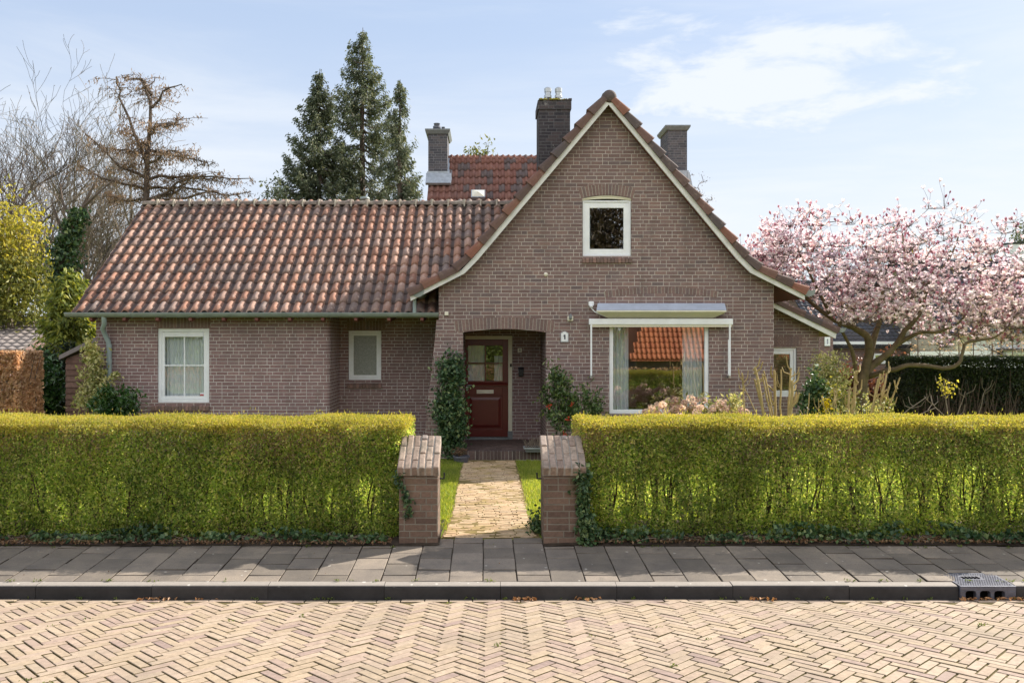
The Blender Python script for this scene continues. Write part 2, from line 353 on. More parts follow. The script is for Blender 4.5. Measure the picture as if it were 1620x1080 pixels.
M['fir_light'] = leaf_mat('golden_cypress_spray', [(0, (.075,.112,.024)), (.4, (.180,.225,.045)), (.8, (.330,.352,.068)), (1, (.435,.420,.090))], .4)
M['yew'] = leaf_mat('yew_needle', [(0, (.013,.023,.013)), (.6, (.029,.047,.022)), (1, (.058,.085,.036))], .1)
M['yellow_leaf'] = leaf_mat('fresh_yellow_leaf', [(0, (.22,.23,.04)), (.5, (.42,.38,.07)), (1, (.56,.50,.12))], .5)
M['olive_leaf'] = leaf_mat('olive_leaf', [(0, (.098,.119,.028)), (.6, (.182,.196,.049)), (1, (.294,.280,.070))], .35)
M['dark_leaf'] = leaf_mat('dark_brown_leaf', [(0, (.035,.025,.015)), (.6, (.08,.058,.035)), (1, (.13,.10,.06))], .2)
M['larch'] = leaf_mat('brown_larch_needle', [(0, (.16,.115,.09)), (.5, (.27,.185,.135)), (1, (.36,.26,.19))], .35, tblue=.85)
M['laurel'] = leaf_mat('glossy_laurel_leaf', [(0, (.022,.063,.017)), (.6, (.049,.119,.031)), (1, (.105,.182,.056))], .15, .25, .6)
M['camellia'] = leaf_mat('camellia_leaf', [(0, (.03,.065,.025)), (.55, (.085,.15,.045)), (.85, (.16,.22,.075)), (1, (.30,.34,.15))], .25, .35, .5)
M['variegated'] = leaf_mat('variegated_leaf', [(0, (.14,.18,.06)), (.35, (.36,.38,.15)), (.7, (.58,.55,.28)), (1, (.70,.66,.40))], .35)
M['red_leaf'] = leaf_mat('red_brown_leaf', [(0, (.13,.05,.045)), (1, (.26,.11,.09))], .3)
M['dry_bloom'] = leaf_mat('dry_hydrangea_petal', [(0, (.55,.36,.31)), (.5, (.74,.56,.50)), (.85, (.84,.70,.63)), (1, (.60,.56,.30))], .35, tblue=.9)
M['petal'] = leaf_mat('magnolia_petal', [(0, (.70,.52,.61)), (.2, (.82,.69,.76)), (.5, (.90,.83,.87)), (1, (.94,.92,.94))], .5, tcol=1.0, tblue=1.05)
M['bud'] = leaf_mat('magnolia_bud', [(0, (.42,.17,.26)), (1, (.62,.35,.43))], .35, tcol=1.0, tblue=1.0)
M['daffodil'] = leaf_mat('yellow_petal', [(0, (.65,.52,.02)), (1, (.75,.62,.05))], .3)
M['red_petal'] = leaf_mat('red_petal', [(0, (.45,.05,.03)), (1, (.6,.1,.06))], .2)
M['grass'] = leaf_mat('grass_blade', [(0, (.17,.235,.035)), (.5, (.28,.355,.055)), (.85, (.42,.45,.09)), (1, (.44,.38,.15))], .5)
M['litter'] = leaf_mat('dead_leaf', [(0, (.09,.05,.03)), (.5, (.18,.10,.055)), (1, (.30,.19,.10))], .1)
M['litter_orange'] = leaf_mat('orange_dead_leaf', [(0, (.30,.13,.05)), (1, (.50,.27,.12))], .1)
M['bark'] = plain('grey_bark', (.115,.095,.082), .9, .4, 9, bump=.6)
M['bark_pale'] = plain('pale_bark', (.23,.185,.14), .9, .35, 9, bump=.4)
M['bark_brown'] = plain('brown_bark', (.115,.085,.068), .9, .4, 9, bump=.6)
M['bark_moss'] = plain('mossy_magnolia_bark', (.15,.115,.065), .9, .45, 7, bump=.8, dirt=.7, dirt_col=(.10,.095,.03))
M['twig'] = plain('hedge_twig', (.10,.075,.045), .9, .35, 12)
M['cane'] = plain('tan_cane', (.40,.30,.13), .8, .3, 14, dirt=.3, dirt_col=(.2,.17,.05))
M['weed'] = leaf_mat('weed_leaf', [(0, (.08,.13,.03)), (1, (.22,.27,.06))], .4)
M['soil'] = plain('dark_soil', (.055,.042,.032), 1, .45, 12, bump=.8, spec=.1)
def lawn():
    t = NT('lawn'); p = t.pos()
    c = t.mix(t.noise(p, 60, 5, .7), (.10,.16,.018), (.27,.34,.045))
    c = t.mix(t.rng(t.noise(p, .8, 4, .6), .4, .7, 0, .6), c, (.27,.31,.045))
    return t.done(t.bsdf(c, .9, t.bump(t.noise(p, 90, 5, .7), 1, .02), .1))
M['lawn'] = lawn()
M['render'] = plain('white_render', (.76,.78,.80), .8, .06, 2)
M['yellow_render'] = plain('cream_render', (.68,.62,.46), .8, .06, 2)
# ------------------------------------------------------------------ ground, road, pavement
rng = np.random.default_rng(7)
def sheet(name, xs, ys, zf, mat):
    X, Y = np.meshgrid(xs, ys, indexing='ij'); Z = zf(X, Y)
    n, m = X.shape; i, k = np.meshgrid(np.arange(n-1), np.arange(m-1), indexing='ij')
    F = np.stack([i*m+k, (i+1)*m+k, (i+1)*m+k+1, i*m+k+1], -1).reshape(-1, 4)
    g = Geo().add(np.stack([X, Y, Z], -1).reshape(-1, 3), F)
    return struct(g.build(name, mat, smooth=True))
def ground_z(X, Y):
    z = np.where(Y < -1.0, .10, np.where(Y < 8.38, -.09, garden_z(Y)))
    lumps = .012 * np.sin(X * 2.1 + Y) * np.sin(Y * 1.7) * (Y > 8.6) * (Y < 15)
    return z + lumps - np.where(Y >= 15.3, .01, 0)
gy = np.concatenate([[-400, -60, -20, -1.9, -1.05, -.95, 8.0, 8.36, 8.40], np.arange(8.6, 16, .4), [17, 20, 30, 60, 120, 400]])
gx = np.concatenate([[-400, -100, -40], np.arange(-20, 21, .8), [40, 100, 400]])
sheet('lawn_ground', gx, gy, ground_z, M['lawn'])

ys = np.concatenate([np.arange(-.7, 7.11, .26), [7.10]])
wav = lambda x, y: road_z(y) + .003*np.sin(x*1.3 + y*.9) + .002*np.sin(x*3.1 - y*2.3)
sheet('road_bed', np.concatenate([[-300, -40], np.arange(-12, 12.1, .15), [40, 300.]]), np.concatenate([np.arange(-.7, 2.1, .26), np.arange(2.2, 7.11, .12), [7.10]]), lambda X, Y: wav(X, Y) - .010, M['road_joint'])

def brick_field(cx, cy, ux, uy, L, W, zfun, gap, rg, tilt=.006, h=.03, ch=.004, mi=0, g=None, side=None):
    """bricks lying flat: centres, long direction (ux,uy), size; chamfered tops, each a little tilted"""
    g = g or Geo(); n = len(cx)
    L = np.broadcast_to(L, n) - gap + rg.normal(0, .0012, n); W = np.broadcast_to(W, n) - gap + rg.normal(0, .001, n)
    ang = rg.normal(0, .012, n); c, s = np.cos(ang), np.sin(ang)
    ux, uy = ux*c - uy*s, ux*s + uy*c
    cx = cx + rg.normal(0, .0012, n); cy = cy + rg.normal(0, .0012, n)
    dz = rg.normal(0, .0016, n); ta = rg.normal(0, tilt, n); tb = rg.normal(0, tilt * 1.5, n)
    rings = []
    for inset, down in ((ch, 0), (0, ch), (0, h)):
        for sl, sw in ((-1,-1), (1,-1), (1,1), (-1,1)):
            a = sl * (L/2 - inset); b = sw * (W/2 - inset)
            x = cx + a*ux - b*uy; y = cy + a*uy + b*ux
            rings.append(np.stack([x, y, zfun(x, y) + dz + ta*a + tb*b - down], -1))
    V = np.stack(rings, 1)                       # n,12,3
    f = [(0,1,2,3)] + [(4+i, 4+(i+1) % 4, (i+1) % 4, i) for i in range(4)] + [(8+i, 8+(i+1) % 4, 4+(i+1) % 4, 4+i) for i in range(4)]
    F = (np.arange(n)[:, None, None] * 12 + np.array(f)[None]).reshape(-1, 4)
    if side is None: return g.add(V.reshape(-1, 3), F, mi)
    g.add(V.reshape(-1, 3), F, mi); k_ = np.tile(np.array([mi]*5 + [side]*4), n); g.M[-1] = k_; return g

# herringbone: lattice (W,W),(L,-L) with one lying and one standing brick, turned by 45 degrees
L, W = .216, .072
k, m_ = np.meshgrid(np.arange(-260, 260), np.arange(-60, 60), indexing='ij'); k = k.ravel(); m_ = m_.ravel()
hx = k*W + m_*L + L/2; hy = k*W - m_*L + W/2
vx = k*W + m_*L + L + W/2; vy = k*W - m_*L + W - L/2
s2 = math.sqrt(.5)
def rot(x, y): return (x - y) * s2, (x + y) * s2
ax, ay = rot(hx, hy); bx_, by_ = rot(vx, vy)
cx = np.concatenate([ax, bx_]); cy = np.concatenate([ay, by_]) + 3.9
ux = np.concatenate([np.full(len(ax), s2), np.full(len(bx_), -s2)]); uy = np.full(len(cx), s2)
keep = (abs(cx) < 11.5) & (cy > 2.2) & (cy < 6.98)
cx, cy, ux, uy = cx[keep], cy[keep], ux[keep], uy[keep]
rb = brick_field(cx + .012*np.sin(cy*2 + cx), cy + .02*np.sin(cx*1.1), ux, uy, L, W, wav, .0105, rng, h=.022, ch=.003, side=1)
ex = np.arange(-11.5, 11.5, .205)                # a course of whole bricks along the kerb
brick_field(ex, np.full(len(ex), 7.035), np.ones(len(ex)), np.zeros(len(ex)), .205, .095, wav, .009, rng, g=rb, side=1)
struct(rb.build('road', [M['road_brick'], M['road_joint']]))

# pavement of square slabs, half bond in every other column
g = Geo()
colx = -.033 + .3 * np.arange(-40, 41)
for i, x in enumerate(colx):
    y0 = 7.205 + (0 if i % 2 == 0 else -.15)
    yy = y0 + .3 * np.arange(0, 4) + .15
    gate = -.5 < x + .15 < .62
    yend = 8.44 if gate else 8.17
    lo = np.clip(yy - .15, 7.205, yend); hi = np.clip(yy + .15, 7.205, yend)
    if gate: lo = np.append(lo, hi[-1]); hi = np.append(hi, yend)
    ok = hi - lo > .04; lo, hi = lo[ok], hi[ok]
    drain = 4.09 < x + .15 < 4.60
    if drain: lo = np.maximum(lo, 7.43); ok = hi - lo > .04; lo, hi = lo[ok], hi[ok]
    n = len(lo)
    brick_field(np.full(n, x + .15), (lo + hi)/2, np.ones(n), np.zeros(n), .3, hi - lo, lambda X, Y: walk_z(Y), .009, rng, tilt=.008, h=.04, ch=.004, g=g, side=1)
struct(g.build('pavement', [M['slab'], M['soil']]))
sheet('pavement_bed', np.array([-300, -13, -6, 0, 6, 13, 300.]), np.array([7.19, 7.6, 8.0, 8.2]), lambda X, Y: walk_z(Y) - .008, M['soil'])
g = Geo().add([(-.5,8.19,walk_z(8.19)-.008), (.6,8.19,walk_z(8.19)-.008), (.6,8.46,walk_z(8.46)-.012), (-.5,8.46,walk_z(8.46)-.012)], [(0,1,2,3)])
struct(g.build('gate_threshold_bed', M['soil']))

def kerb_run(x0, x1, joints):
    g = Geo(); e = [x0] + [j for j in joints if x0 < j < x1] + [x1]
    prof = [(7.10, -.06), (7.10, .088), (7.103, .100), (7.110, .109), (7.120, .1145), (7.135, .1165), (7.203, .1215), (7.203, -.06)]
    for a, b in zip(e[:-1], e[1:]):
        dz, dy = rng.normal(0, .0018, 2)
        g.prism([(a + .002, y + dy, z + dz) for y, z in prof], (b - a - .004, 0, 0))
    return g
joints = -.886 + 1.005 * np.arange(-11, 12)
g = kerb_run(-12, 4.075, joints); g2 = kerb_run(4.575, 13, joints + .35)
g.add(np.vstack(g2.V), np.vstack([f for f in g2.F if f.shape[1] == 4]))
for f in g2.F:
    if f.shape[1] != 4: g.add(np.vstack(g2.V)[f.ravel()], [list(range(f.shape[1]))])
struct(g.build('kerb', M['kerb'], smooth=False))
# far side of the street
g = Geo().box(-60, 60, -.95, -.70, -.1, .10); struct(g.build('far_kerb', M['kerb']))

# gully in the kerb: cast iron cover, three openings
t = thing('street_gully', 'cast iron kerb gully with three drain openings let into the pavement edge', 'drain', (4.325, 7.1, 0))
g = Geo(); x0, x1 = 4.085, 4.565
yf = 7.085
for a, b in ((x0, 4.130), (4.222, 4.254), (4.346, 4.378), (4.470, x1)): g.box(a, b, yf, yf+.05, -.03, .075)
g.box(x0, x1, yf, yf+.05, .0752, .108)
for a, b in ((4.130, 4.222), (4.254, 4.346), (4.378, 4.470)):      # rounded upper corners of the openings
    for xc, sg in ((a, 1), (b, -1)):
        pts = [(xc, yf+.002, .0748)] + [(xc + sg*.022*(1-math.sin(u)), yf+.002, .0748 - .022*(1-math.cos(u))) for u in np.linspace(0, math.pi/2, 5)]
        g.prism(pts, (0, .046, 0))
g.build('front_plate', M['iron'], t, bevel=.004)
g = Geo()
zt = lambda y: .116 + .06*(y - yf)
g.prism([(x0, yf-.003, .1085), (x0, yf-.001, .116), (x0, 7.42, zt(7.42)), (x0, 7.42, .09)], (x1-x0, 0, 0))
g.build('cover', M['iron'], t, bevel=.003)
g = Geo()
for i, x in enumerate(np.arange(x0+.025, x1-.02, .021)):
    for j, y in enumerate(np.arange(yf+.03, 7.40, .021)):
        if abs(x-4.30) < .1 and abs(y-7.30) < .05: continue
        xx = x + (.010 if j % 2 else 0)
        g.box(xx-.005, xx+.005, y-.004, y+.004, zt(y)-.002, zt(y)+.003)
g.build('tread_studs', M['iron'], t)
g = Geo()
for i in range(5): g.box(4.22+i*.032, 4.238+i*.032, 7.27, 7.325, zt(7.3)-.002, zt(7.3)+.0035)
g.build('lifting_slot', M['void'], t)
g = Geo().box(x0+.02, x1-.02, yf+.055, 7.36, -.04, .07); g.build('sump', M['void'], t)

# garden path: running courses of clinkers across the path
g = Geo(); Y0, Y1 = 8.45, 15.2
rows = np.arange(Y0 + .033, Y1, .066)
PL = lambda y: np.interp(y, [8.45, 9.5, 12.9, 15.3], [-.44, -.40, -.415, -.42]) ; PR = lambda y: np.interp(y, [8.45, 9.5, 12.9, 15.3], [.52, .485, .51, .52])
allc = []
for i, y in enumerate(rows):
    x = PL(y) - rng.uniform(0, .03); off = rng.uniform(.06, .2); first = True
    while x < PR(y) - .03:
        l = min(off if first else .205, PR(y) + rng.uniform(-.01, .02) - x); first = False
        if l > .03: allc.append((x + l/2, y + rng.normal(0, .002), l))
        x += l
allc = np.array(allc)
brick_field(allc[:,0], allc[:,1], np.ones(len(allc)), np.zeros(len(allc)), allc[:,2], .066, lambda X, Y: garden_z(Y) + .012 + .006*np.sin(X*4+Y*2), .010, rng, tilt=.02, g=g, side=1)
struct(g.build('garden_path', [M['path_brick'], M['path_joint']]))
g = Geo(); V = []; F = []
ysn = np.linspace(8.44, 15.3, 20)
for i, y in enumerate(ysn): V += [(PL(y) - .03, y, garden_z(y) + .006), (PR(y) + .03, y, garden_z(y) + .006)]
for i in range(19): F.append((2*i, 2*i+1, 2*i+3, 2*i+2))
struct(Geo().add(V, F).build('garden_path_bed', M['path_joint']))

# soil under the hedges
for a, b in ((-14, -.47), (.57, 14)):
    sheet('hedge_soil', np.linspace(a, b, 60), np.array([8.17, 8.24, 8.34, 8.6, 9.0, 9.35, 9.5]),
          lambda X, Y: garden_z(Y) + np.interp(Y, [8.17, 8.24, 8.4, 9.3, 9.5], [-.012, .012, .035, .03, -.02]) + .008*np.sin(X*9)*np.sin(Y*11), M['soil'])
# ------------------------------------------------------------------ the house
YF, YL, YB, YV = 15.6, 16.05, 17.15, 15.4          # gable front, left wing front, recessed wall, gable verge
house = thing('brick_house', 'brown brick house with steep white edged gable, long pantiled side wing and dark red door', 'house', (2.3, 15.6, 0))

def wall(g, axis, pos, xs, zb, ztop, holes=(), depth=.1, sgn=1, mi=0):
    """upright wall in strips; holes = (x0, x1, zb, zt(x) or number); reveals run back by depth*sgn"""
    def pt(x, z, d=0): return (x, pos + d*sgn, z) if axis == 'y' else (pos + d*sgn, x, z)
    xs = set(xs)
    for h in holes:
        xs |= {h[0], h[1]}
        if callable(h[3]): xs |= set(np.linspace(h[0], h[1], 13))
    xs = sorted(xs); zt = ztop if callable(ztop) else (lambda x: ztop)
    for a, b in zip(xs[:-1], xs[1:]):
        if b - a < 1e-6: continue
        mid = (a + b)/2; e = 1e-6
        hs = sorted([h for h in holes if h[0] < mid < h[1]], key=lambda h: h[2])
        lo = (zb, zb)
        for h in hs:
            g.face([pt(a, lo[0]), pt(b, lo[1]), pt(b, h[2]), pt(a, h[2])], mi)
            f = h[3] if callable(h[3]) else (lambda x, v=h[3]: v)
            lo = (f(a), f(b))
            g.face([pt(a, lo[0]), pt(b, lo[1]), pt(b, lo[1], depth), pt(a, lo[0], depth)], mi)
            g.face([pt(a, h[2]), pt(b, h[2]), pt(b, h[2], depth), pt(a, h[2], depth)], mi)
        g.face([pt(a, lo[0]), pt(b, lo[1]), pt(b, zt(b - e)), pt(a, zt(a + e))], mi)
    for h in holes:
        for x in (h[0], h[1]):
            f = h[3] if callable(h[3]) else (lambda q, v=h[3]: v)
            g.face([pt(x, h[2]), pt(x, h[2], depth), pt(x, f(x), depth), pt(x, f(x))], mi)

# outline of the gable edge, from the picture, at the verge's distance
def V2(px, py): p = P(px, py, YV); return (p[0], p[2])
brd = [V2(649.7, 476), V2(735, 432.5), V2(757, 410), V2(962.8, 166), V2(1165.5, 410), V2(1187, 431.5), V2(1273, 474.5)]   # under the board
brd_t = [V2(649, 469), V2(729.5, 427.5), V2(750, 406), V2(962.8, 155.5), V2(1172.5, 405.5), V2(1192.5, 425.5), V2(1272.5, 466.5)]  # above the board
bx = np.array([p[0] for p in brd]); bz = np.array([p[1] for p in brd])
gable_top = lambda x: float(np.interp(x, bx, bz)) + .06
XA, XB = -.91, 5.45
def arch(x0, x1, zs, zc):
    w = (x1 - x0)/2; c = (x0 + x1)/2; return lambda x: zs + (zc - zs) * (1 - ((x - c)/w)**2)
# openings
UW = (PX(921.4, YF), PX(999, YF), PZ(405, YF), PZ(314, YF), PZ(309, YF))
BW = (PX(964, YF), PX(1122, YF), PZ(654, YF), PZ(506, YF))
PO = (PX(732.5, YF), PX(863.9, YF), -.1, PZ(525.5, YF), PZ(520.5, YF))
g = Geo()
wall(g, 'y', YF, [XA, XB, *[x for x in bx if XA < x < XB]], -.1, gable_top,
     [(UW[0], UW[1], UW[2], arch(UW[0], UW[1], UW[3], UW[4])), (BW[0], BW[1], BW[2], BW[3]),
      (PO[0], PO[1], PO[2], arch(PO[0], PO[1], PO[3], PO[4]))], .11)
g.build('gable_wall', M['brick'], house)
# porch recess: jambs, ceiling
g = Geo(); zc = 2.47
g.face([(PO[0], YF+.105, -.1), (PO[0], YB, -.1), (PO[0], YB, zc), (PO[0], YF+.105, zc)])
g.build('porch_jamb', M['brick'], house); g = Geo()
g.face([(PO[1], YF+.105, -.1), (PO[1], YB, -.1), (PO[1], YB, zc), (PO[1], YF+.105, zc)])
g.build('porch_jamb', M['brick'], house)
g = Geo().box(PO[0]-.1, PO[1]+.1, YF+.112, YB, zc, zc+.06); g.build('porch_ceiling', M['wood_dark'], house)
# wall behind (recessed): small window and door
DX0, DX1 = PX(733, YB), PX(810.5, YB); DZ0, DZ1 = PZ(697, YB), PZ(531, YB)
SW = (PX(551, YB), PX(603, YB), PZ(601, YB), PZ(523, YB))
XL, XC = PX(152, YL), PX(521, YL)
g = Geo()
wall(g, 'y', YB, [XC - .2, PO[1] + .05], -.1, 2.75, [(SW[0], SW[1], SW[2], SW[3]), (DX0, DX1, -.1, DZ1)], .09)
# left wing front, its right flank rounded at the corner
LW = (PX(249, YL), PX(331, YL), PZ(636.5, YL), PZ(519.5, YL))
wall(g, 'y', YL, [XL, XC - .12], -.1, 2.85, [LW], .09)
cs = [(XC - .12 + .12*math.sin(u), YL + .12*(1 - math.cos(u))) for u in np.linspace(0, math.pi/2, 6)] + [(XC, YB)]
for (a, b), (c, d) in zip(cs[:-1], cs[1:]): g.face([(a, b, -.1), (c, d, -.1), (c, d, 2.75), (a, b, 2.75)])
g.build('side_wing_wall', M['brick_left'], house)
g = Geo()
YK = 22.3
zr, ze, YR, YE = PZ(320, 19.03) - .1, PZ(493, 15.75) - .12, 19.03, 15.75
wall(g, 'x', XL, [YL, YR, YK], -.1, lambda y: ze + (zr - ze) * (1 - abs(y - YR)/(YR - YE)) - .05); g.build('end_wall', M['brick_left'], house); g = Geo()
g.face([(XL, YK-.02, -.1), (6, YK-.02, -.1), (6, YK-.02, 2.6), (XL, YK-.02, 2.6)]); g.build('back_wall', M['brick'], house); g = Geo()
wall(g, 'x', XB, [YF, 20], -.1, 3.05); g.build('end_wall', M['brick'], house); g = Geo()
wall(g, 'x', XA, [YF, YB], 2.3, 3.0)
g.build('return_wall', M['brick'], house)
# battered buttress at the left corner of the gable
g = Geo(); n = 9; zz = np.linspace(2.62, -.1, n); xo = XA - np.interp(zz, [-.1, .6, 1.6, 2.3, 2.62], [.30, .255, .15, .07, .045])
for i in range(n - 1):
    a, b = (xo[i], zz[i]), (xo[i+1], zz[i+1])
    g.face([(XA, YF, a[1]), (a[0], YF+.015, a[1]), (b[0], YF+.015, b[1]), (XA, YF, b[1])])
    g.face([(a[0], YF+.015, a[1]), (a[0], YB, a[1]), (b[0], YB, b[1]), (b[0], YF+.015, b[1])])
g.face([(XA, YF, 2.62), (XA, YB, 2.62), (xo[0], YB, 2.62), (xo[0], YF+.015, 2.62)])
g.build('buttress', M['brick'], house)

# brick arches, blind arch over the big window, sills
def arch_bricks(g, xc, w, zs, rise, y, depth, blen, n, fan=.25, d2=.07):
    for i in range(n):
        u = (i + .5)/n*2 - 1; x = xc + u*w/2; z = zs + rise*(1 - u*u)
        tx = np.array([1, 0, -2*rise*u/(w/2)*1.0]); tx /= np.linalg.norm(tx)
        up = np.array([u*fan, 0, 1.0]); up /= np.linalg.norm(up)
        bw = w/n/2 - .0055
        c = np.array([x, 0, z]); a = c - tx*bw; b = c + tx*bw; k = 1 + fan*.35
        q = [a, b, b + up*blen + tx*bw*(k-1), a + up*blen - tx*bw*(k-1)]
        g.prism([(p[0], y, p[2]) for p in q], (0, depth, 0))
g = Geo()
arch_bricks(g, (UW[0]+UW[1])/2, UW[1]-UW[0]+.06, UW[3]-.0, UW[4]-UW[3]+.004, YF-.003, .06, .205, 17, .28); ab = g.build('brick_arch', M['loose_brick'], house); g = Geo()
arch_bricks(g, (PO[0]+PO[1])/2+.0, PO[1]-PO[0]+.28, PO[3]+.004, PO[4]-PO[3]+.005, YF-.003, .06, .215, 28, .12); g.build('brick_arch', M['loose_brick'], house); g = Geo()
arch_bricks(g, PX(1046, YF), 2.12, PZ(471, YF), .085, YF-.003, .05, .125, 32, .10); g.build('brick_arch', M['loose_brick'], house); g = Geo()
x = LW[0] - .02
while x < LW[1] + .02: g.box(x+.004, x+.062, YL-.003, YL+.05, LW[3]+.012, LW[3]+.212); x += .0665
g.build('brick_lintel', M['loose_brick'], house); g = Geo()
x = SW[0] - .03
while x < SW[1] + .03: g.box(x+.004, x+.062, YB-.003, YB+.05, SW[3]+.012, SW[3]+.205); x += .0665
g.build('brick_lintel', M['loose_brick'], house)
g = Geo()
for xc, w, zs, ri, bl in (((UW[0]+UW[1])/2, UW[1]-UW[0]+.10, UW[3], UW[4]-UW[3]+.004, .20), ((PO[0]+PO[1])/2, PO[1]-PO[0]+.30, PO[3]+.004, PO[4]-PO[3]+.005, .21), (PX(1046, YF), 2.14, PZ(471, YF), .085, .12)):
    us = np.linspace(-1, 1, 13); g = Geo(); g.prism([(xc+u*w/2, YF-.001, zs+ri*(1-u*u)+.003) for u in us] + [(xc+u*w/2*1.02, YF-.001, zs+ri*(1-u*u)+bl) for u in us[::-1]], (0, .02, 0)); g.build('arch_mortar', M['mortar'], house)
g = Geo(); g.box(LW[0]-.02, LW[1]+.02, YL-.001, YL+.02, LW[3]+.015, LW[3]+.21); g.build('lintel_mortar', M['mortar'], house); g = Geo(); g.box(SW[0]-.03, SW[1]+.03, YB-.001, YB+.02, SW[3]+.015, SW[3]+.203)
g.build('lintel_mortar', M['mortar'], house)
for x0, x1, z0, y in ((LW[0]-.11, LW[1]+.01, LW[2]-.155, YL), (SW[0]-.03, SW[1]+.01, SW[2]-.165, YB), (UW[0]-.01, UW[1]+.01, UW[2]-.13, YF)):
    g = Geo(); n = int(round((x1 - x0)/.066)); w = (x1 - x0)/n
    for i in range(n):
        a = x0 + i*w
        g.prism([(a+.004, y-.045, z0), (a+.004, y-.045, z0+.075), (a+.004, y+.06, z0+.13), (a+.004, y+.06, z0)], (w-.008, 0, 0))
    g.build('brick_sill', M['sill_brick'], house)

# ---------------------------------------------------------------- windows
def frame_rect(g, x0, x1, z0, z1, y0, y1, w, wt=None, wb=None):
    wt = wt or w; wb = wb or w
    g.box(x0, x0+w, y0, y1, z0, z1); g.box(x1-w, x1, y0, y1, z0, z1)
    g.box(x0+w, x1-w, y0, y1, z0, z0+wb); g.box(x0+w, x1-w, y0, y1, z1-wt, z1)
def window(x0, x1, z0, z1, y, fw=.06, sash=.05, bars=(0, 0), glass='glass', arch_top=None, setback=.03, mat='white', name='window', label=None):
    g = Geo(); frame_rect(g, x0+.004, x1-.004, z0, z1, y+setback, y+setback+.07, fw)
    w = g.build(name, M[mat], house, bevel=.004)
    if label: w['label'] = label
    if sash:
        g = Geo(); frame_rect(g, x0+fw+.003, x1-fw-.003, z0+fw+.003, z1-fw-.003, y+setback+.016, y+setback+.062, sash)
        g.build('sash', M[mat], w, bevel=.004)
    i = fw + sash
    if bars != (0, 0):
        g = Geo(); gx0, gx1, gz0, gz1 = x0+i, x1-i, z0+i, z1-i
        for k in range(bars[0]): xx = gx0 + (gx1-gx0)*(k+1)/(bars[0]+1); g.box(xx-.011, xx+.011, y+setback+.025, y+setback+.05, gz0, gz1)
        for k in range(bars[1]): zz_ = gz0 + (gz1-gz0)*(k+1)/(bars[1]+1); g.box(gx0, gx1, y+setback+.0235, y+setback+.0515, zz_-.011, zz_+.011)
        g.build('glazing_bar', M[mat], w)
    g = Geo().box(x0+i-.01, x1-i+.01, y+setback+.036, y+setback+.040, z0+i-.01, z1-i+.01)
    g.build('pane', M[glass], w)
    return w
# left wing window: deep top rail
lw = window(LW[0], LW[1], LW[2], LW[3], YL, .065, .055, (1, 1), 'glass_mid', label='white four pane window with net curtain behind')
g = Geo().box(LW[0]+.125, LW[1]-.125, YL+.042, YL+.09, LW[3]-.165, LW[3]-.122); g.build('ventilation_grille', M['white'], lw, bevel=.006)
g = Geo().box(LW[1]-.20, LW[1]-.128, YL+.060, YL+.0635, PZ(626, YL), PZ(621, YL)); g.build('sticker', M['sticker'], lw)
window(SW[0], SW[1], SW[2], SW[3], YB, .05, .05, (0, 0), 'frosted', label='small white window with frosted glass')
bw_ = window(BW[0], BW[1], BW[2], BW[3], YF, .072, 0, (0, 0), 'glass', label='large white framed picture window')
uw = window(UW[0]+.004, UW[1]-.004, UW[2], UW[3]-.035, YF, .03, .105, (0, 0), 'glass', label='white attic window with arched head')
g = Geo()                                         # curved head of the attic window
f = arch(UW[0], UW[1], UW[3], UW[4]); xs = np.linspace(UW[0]+.003, UW[1]-.003, 15)
g.prism([(x, YF+.022, f(x)-.004) for x in xs] + [(x, YF+.022, UW[3]-.036 + (f(x)-UW[3])*.6) for x in xs[::-1]], (0, .07, 0))
g.build('arched_head', M['cream'], uw, bevel=.003)
g = Geo(); g.prism([(x, YF+.012, f(x)-.004) for x in xs] + [(x, YF+.012, f(x)-.024) for x in xs[::-1]], (0, .02, 0)); g.build('drip_moulding', M['cream'], uw)

# rooms behind the glass
g = Geo()
g.box(BW[0]-.3, BW[1]+.3, YF+3.2, YF+3.25, -.1, 2.6); g.box(BW[0]-.9, BW[0]-.85, YF+.13, YF+3.2, -.1, 2.6); g.box(BW[1]+.3, BW[1]+.35, YF+.13, YF+3.2, -.1, 2.6)
g.box(BW[0]-.9, BW[1]+.35, YF+.13, YF+3.25, 2.6, 2.65); g.box(BW[0]-.9, BW[1]+.35, YF+.13, YF+3.25, .05, .1)
g.build('inner_wall', M['interior'], house); g = Geo(); g.box(UW[0]-.4, UW[1]+.4, YF+1.6, YF+1.65, 3.2, 5.4); g.build('inner_wall', M['interior'], house); g = Geo(); g.box(LW[0]-.4, LW[1]+.4, YL+1.2, YL+1.25, .0, 2.6)
g.build('inner_wall', M['interior'], house)
def curtain(x0, x1, z0, z1, y, amp, waves, label, name='curtain', grp=None):
    n = max(24, int(waves*10)); xs = np.linspace(x0, x1, n); V = []
    ph = np.cumsum(rng.uniform(.6, 1.4, n)) * waves*2*np.pi/n
    for z, kk in ((z1, .7), (z0, 1.)):
        V += [(x, y + amp*kk*math.sin(p), z) for x, p in zip(xs, ph)]
    F = [(i, i+1, n+i+1, n+i) for i in range(n-1)]
    V = np.array(V); o = np.array([(x0+x1)/2, y, z0])
    c = Geo().add(V, F).build(name, M['curtain'], smooth=True, origin=o); tag(c, label, 'curtain', grp); return c
curtain(PX(969, YF), PX(997, YF), .72, 2.58, YF+.22, .03, 5, 'pale curtain gathered at the left side of the large window')
curtain(PX(1084, YF), PX(1116, YF), .72, 2.58, YF+.22, .03, 6, 'pale curtain gathered at the right side of the large window')
curtain(LW[0]+.08, LW[1]-.08, LW[2]+.05, LW[3]-.05, YL+.16, .016, 11, 'sheer net curtain hanging behind the four pane window of the side wing', 'net_curtain')
curtain(UW[0]+.12, UW[0]+.17, UW[2]+.1, UW[3]-.12, YF+.18, .02, 1.5, 'thin strip of white curtain at the left edge of the attic window')

